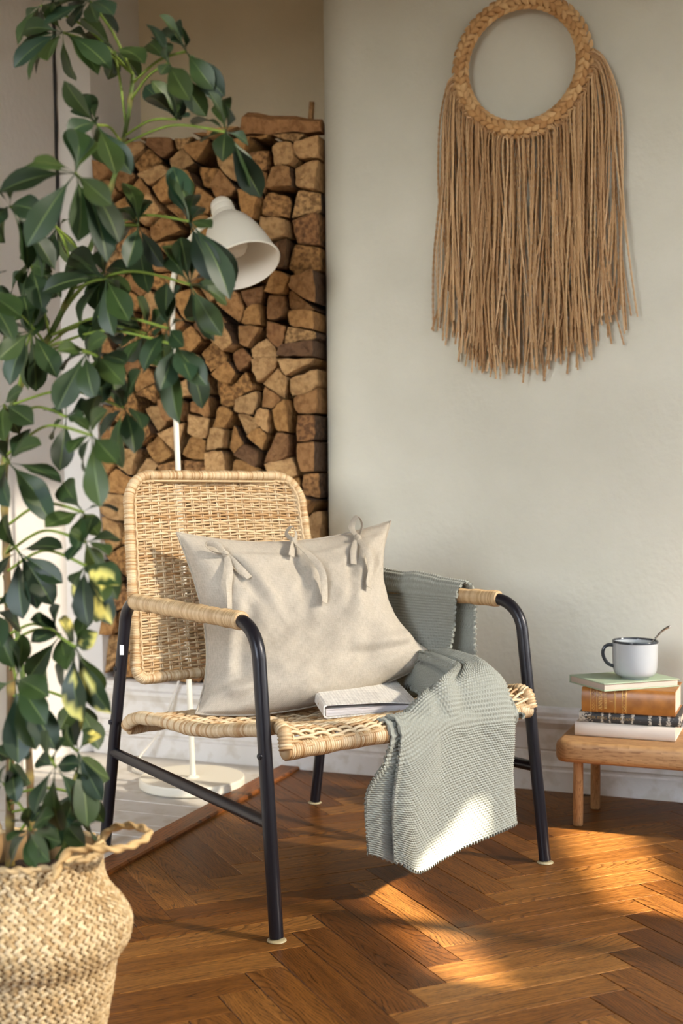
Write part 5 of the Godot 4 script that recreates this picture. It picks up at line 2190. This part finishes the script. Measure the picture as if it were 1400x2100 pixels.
func plant() -> void:
	var pot := Vector3(0.306, 0.268, 1.84)
	var root := thing("potted_plant", "tall umbrella plant with drooping glossy dark green leaflets growing from the woven basket", "plant", Transform3D(Basis(), pot))
	var mb := MB.new()
	rng.seed = 77
	mb.lathe(PackedVector2Array([Vector2(0, 0.008), Vector2(0.04, 0.006), Vector2(0.075, 0.0), Vector2(0.091, -0.004)]), 40)
	for i in mb.v.size():
		mb.v[i].y += rng.randf_range(-0.004, 0.004)
	part("soil", mb.done(M.soil, true), root)
	# stems, from the photograph's line of the trunk: pixel, pixel, depth
	var trunk := PackedVector3Array()
	for q in [[16, 1780, 1.70], [17, 1600, 1.70], [20, 1400, 1.70], [14, 1200, 1.71], [9, 1000, 1.72], [18, 860, 1.73], [58, 762, 1.74], [108, 682, 1.75], [155, 585, 1.76], [200, 480, 1.77], [231, 387, 1.78], [254, 300, 1.78], [268, 230, 1.77], [276, 160, 1.77]]:
		trunk.append(at(q[0], q[1], q[2]) - pot)
	var second := PackedVector3Array()
	for q in [[60, 1775, 1.76], [58, 1600, 1.77], [50, 1450, 1.78], [34, 1300, 1.79], [8, 1180, 1.80]]:
		second.append(at(q[0], q[1], q[2]) - pot)
	var lines := [spline(trunk, 0.012), spline(second, 0.012)]
	for s in 2:
		var line: PackedVector3Array = lines[s]
		mb = MB.new()
		var r := PackedFloat32Array()
		for i in line.size():
			r.append(lerpf(0.0062, 0.0030, float(i) / line.size()) + (0.0009 if i % 5 == 0 else 0.0))
		mb.tube(line, r, 10)
		for i in line.size():
			var t := float(i) / line.size()
			var tone := lin(92, 70, 40).lerp(lin(76, 92, 38), smoothstep(0.35, 0.65, t))
			if i % 5 == 0:
				tone = tone.lerp(lin(170, 150, 80), 0.5)
			for k in 10:
				mb.c[i * 10 + k] = tone
		part("stem", mb.done(M.stalk), root)
	# every whorl: middle (x, y), depth in mm, kind (1 = variegated), then the leaflets' tips (x, y)
	var whorls := [
		[189, 12, 1720, 0, 150, 30, 70, 8, 95, 62, 205, 55, 238, 40, 245, 76, 175, -50, 60, -20],
		[134, 75, 1740, 0, 52, 72, 34, 146, 64, 172, 102, 132, 190, 95, 232, 150, 160, 172, 205, 160, 108, 20],
		[238, 112, 1760, 0, 300, 138, 290, 165, 212, 90, 170, 46, 245, 155, 225, 170],
		[349, 137, 1700, 0, 304, 58, 322, 92, 332, 160, 372, 252, 392, 212, 425, 244, 345, 98],
		[384, 113, 1720, 0, 330, 40, 352, 92, 440, 190, 463, 203, 415, 158, 372, 60],
		[365, 250, 1720, 0, 312, 172, 306, 205, 350, 192, 390, 245, 372, 226],
		[464, 276, 1690, 0, 430, 195, 466, 222, 396, 262, 458, 336, 510, 300, 536, 408, 518, 392],
		[203, 262, 1680, 0, 136, 172, 168, 215, 195, 252, 225, 340, 240, 362, 272, 362, 140, 280],
		[158, 360, 1560, 0, 2, 398, 72, 338, 160, 272, 190, 290, 58, 508, 162, 498, 232, 424, 246, 500, 222, 540],
		[389, 457, 1680, 0, 356, 346, 372, 366, 402, 402, 436, 470, 448, 580, 472, 616, 484, 580, 415, 428],
		[285, 465, 1700, 0, 260, 380, 296, 412, 228, 452, 232, 510, 262, 550, 306, 602, 338, 550, 250, 430],
		[391, 585, 1650, 0, 348, 505, 372, 490, 418, 500, 466, 625, 440, 700, 408, 660, 456, 690, 460, 600],
		[219, 573, 1690, 0, 148, 520, 138, 560, 166, 668, 236, 690, 266, 660, 250, 605, 212, 512, 90, 600],
		[24, 427, 1640, 0, -30, 380, 14, 500, 60, 555, 115, 556, 96, 440, -20, 470, 45, 360],
		[347, 675, 1620, 0, 344, 582, 318, 690, 296, 760, 378, 712, 395, 660, 372, 590],
		[179, 725, 1600, 0, 120, 722, 132, 760, 118, 842, 160, 812, 196, 820, 235, 742, 222, 690],
		[203, 732, 1640, 0, 252, 838, 256, 790, 212, 828, 188, 800, 260, 745],
		[302, 685, 1700, 0, 238, 690, 252, 756, 224, 660, 288, 742, 330, 640, 325, 752, 282, 610],
		[358, 708, 1640, 0, 296, 762, 368, 868, 415, 838, 392, 780, 425, 792, 330, 800],
		[66, 680, 1680, 0, 2, 670, -4, 738, 22, 790, 118, 775, 60, 800, 100, 640, 50, 608],
		[137, 855, 1610, 0, 148, 770, 112, 898, 122, 966, 172, 860, 190, 830, 96, 842],
		[255, 836, 1620, 0, 290, 760, 252, 960, 276, 930, 292, 880, 226, 880, 206, 905, 230, 800],
		[189, 893, 1520, 0, 142, 930, 176, 962, 206, 1040, 200, 812, 222, 842, 240, 950, 156, 860],
		[19, 950, 1600, 0, 126, 990, 98, 1045, 104, 1072, 86, 912, 60, 880, -20, 900, -25, 1000, 20, 1040],
		[170, 1050, 1560, 0, 92, 1082, 130, 1030, 160, 1130, 204, 1100, 240, 1050, 130, 990],
		[175, 1112, 1540, 0, 138, 1150, 222, 1140, 215, 1180, 240, 1230, 142, 1090, 190, 1060, 245, 1105],
		[38, 1133, 1610, 0, 128, 1125, 128, 1196, 108, 1242, 75, 1250, 46, 1270, -20, 1100, -10, 1190, 5, 1060],
		[175, 1160, 1530, 1, 152, 1242, 200, 1276, 228, 1282, 150, 1200, 246, 1200, 180, 1285, 210, 1235],
		[123, 1303, 1600, 0, 60, 1272, 62, 1318, 56, 1392, 96, 1398, 122, 1242, 136, 1370],
		[154, 1328, 1540, 1, 118, 1272, 178, 1262, 200, 1298, 130, 1420, 166, 1482, 200, 1432, 226, 1464, 136, 1376],
		[30, 1395, 1560, 0, 16, 1320, 42, 1300, -25, 1440, 98, 1430, 34, 1570, 92, 1488, 112, 1540, 70, 1540],
		[157, 1543, 1580, 1, 158, 1472, 222, 1600, 192, 1664, 176, 1700, 196, 1500, 132, 1496, 168, 1640, 208, 1645],
		[111, 1575, 1530, 0, 96, 1500, 132, 1520, 162, 1570, 166, 1612, 152, 1668, 122, 1708, 68, 1672, 74, 1560],
		[59, 1707, 1560, 0, 108, 1675, 122, 1732, 70, 1785, 20, 1775, 12, 1730, 22, 1690, 60, 1655, 98, 1772],
		[4, 1610, 1620, 0, 24, 1590, 20, 1640, -14, 1660, -30, 1590, 30, 1615],
		[-20, 1250, 1580, 0, 40, 1290, 46, 1230, 0, 1330, 25, 1370, -60, 1300],
		[-30, 600, 1640, 0, 20, 640, 30, 700, 10, 560, 45, 650, -60, 660],
		[10, 830, 1660, 0, 40, 890, 70, 870, 10, 905, -30, 880, 48, 800],
		[66, 545, 1720, 0, 26, 610, 90, 640, 110, 560, 128, 612, 52, 500],
		[120, 470, 1800, 0, 60, 520, 96, 560, 150, 540, 176, 452, 90, 420],
		[90, 20, 1780, 0, 60, 60, 42, 100, 100, 80, 140, 0, 130, 50],
		[215, 655, 1760, 0, 172, 700, 206, 752, 262, 700, 280, 660, 230, 600],
		[150, 1440, 1640, 0, 120, 1500, 186, 1500, 200, 1540, 152, 1532],
		[20, 1560, 1620, 0, 60, 1610, -10, 1620, 30, 1650, 56, 1560, -20, 1540, 34, 1500],
		[132, 1690, 1640, 0, 172, 1740, 120, 1760, 190, 1690, 150, 1640, 92, 1730],
		[180, 1640, 1680, 0, 210, 1690, 196, 1720, 150, 1690, 204, 1600, 160, 1610],
		[215, 560, 1780, 0, 250, 620, 200, 640, 270, 560, 180, 590, 230, 500],
		[70, 600, 1760, 0, 30, 660, 90, 680, 120, 610, 50, 550, 70, 690],
		[100, 1650, 1660, 0, 60, 1690, 140, 1700, 120, 1740, 90, 1720, 160, 1660],
	]
	var greens := [lin(42, 59, 33), lin(37, 54, 32), lin(49, 66, 33), lin(32, 47, 30), lin(54, 71, 35), lin(41, 60, 42)]
	var spare := MB.new()
	var leaves := 0
	for w in whorls:
		var z: float = w[2] / 1000.0
		var c: Vector3 = at(w[0], w[1], z) - pot
		# leaf stalk from the nearest stem, a hand lower
		var best := Vector3.ZERO
		var score := 99.0
		for line in lines:
			for p in line:
				var e := absf((c - p).length() - 0.10) + maxf(0.0, p.y - c.y - 0.01) * 2.0
				if e < score:
					score = e
					best = p
		mb = MB.new()
		mb.col = lin(122, 142, 58)
		var arch := (best + c) * 0.5 + Vector3.UP * (best.distance_to(c) * 0.10)
		mb.tube(spline(PackedVector3Array([best, arch, c]), 0.01), PackedFloat32Array([]) if false else 0.0019, 6)
		part("leaf_stalk", mb.done(M.stalk), root)
		var tips: int = (w.size() - 4) / 2
		for k in tips + (2 if w[1] < 780 else 0):
			var tx: float
			var ty: float
			if k < tips:
				tx = w[4 + k * 2]
				ty = w[5 + k * 2]
			else:
				# leaflets behind, between two of the others
				var m0 := (k - tips) * 2 % tips
				var m1 := (m0 + 1) % tips
				tx = lerpf(w[4 + m0 * 2], w[4 + m1 * 2], 0.5) + rng.randf_range(-12, 12)
				ty = lerpf(w[5 + m0 * 2], w[5 + m1 * 2], 0.5) + rng.randf_range(-6, 22)
			var flat := Vector2(tx - w[0], ty - w[1]).length() * z / FOCAL
			var full := maxf(flat * 1.04, rng.randf_range(0.066, 0.084))
			var deep := sqrt(maxf(0.0, full * full - flat * flat))
			var toward := -1.0 if k < tips and rng.randf() < 0.62 else 1.0
			deep = minf(deep, flat * 1.1 + 0.012)
			var tip: Vector3 = at(tx, ty, z + toward * deep) - pot
			var face := (Vector3(0.30, 0.55, 0.75) + Vector3(rng.randf_range(-0.7, 0.7), rng.randf_range(-0.4, 0.5), rng.randf_range(-0.4, 0.4))).normalized()
			var green: Color = greens[rng.randi() % 6] * rng.randf_range(0.85, 1.12)
			var len_ := tip.distance_to(c)
			var wide := clampf(len_ * rng.randf_range(0.165, 0.21), 0.007, 0.0175)
			var spotted := 1.0 + rng.randf() if w[3] == 1 and k % 2 == 0 else 0.0
			if k < tips and leaves < 298:
				mb = MB.new()
				leaf_shape(mb, c, tip, face, wide, rng.randf_range(0.15, 0.5), green, spotted)
				part("leaf", mb.done(M.leaf), root)
			else:
				leaf_shape(spare, c, tip, face, wide, rng.randf_range(0.15, 0.5), green, spotted)
			if k < tips:
				leaves += 1
	print("leaves ", leaves)
	if spare.v.size():
		part("foliage", spare.done(M.leaf), root).set_meta("kind", "stuff")
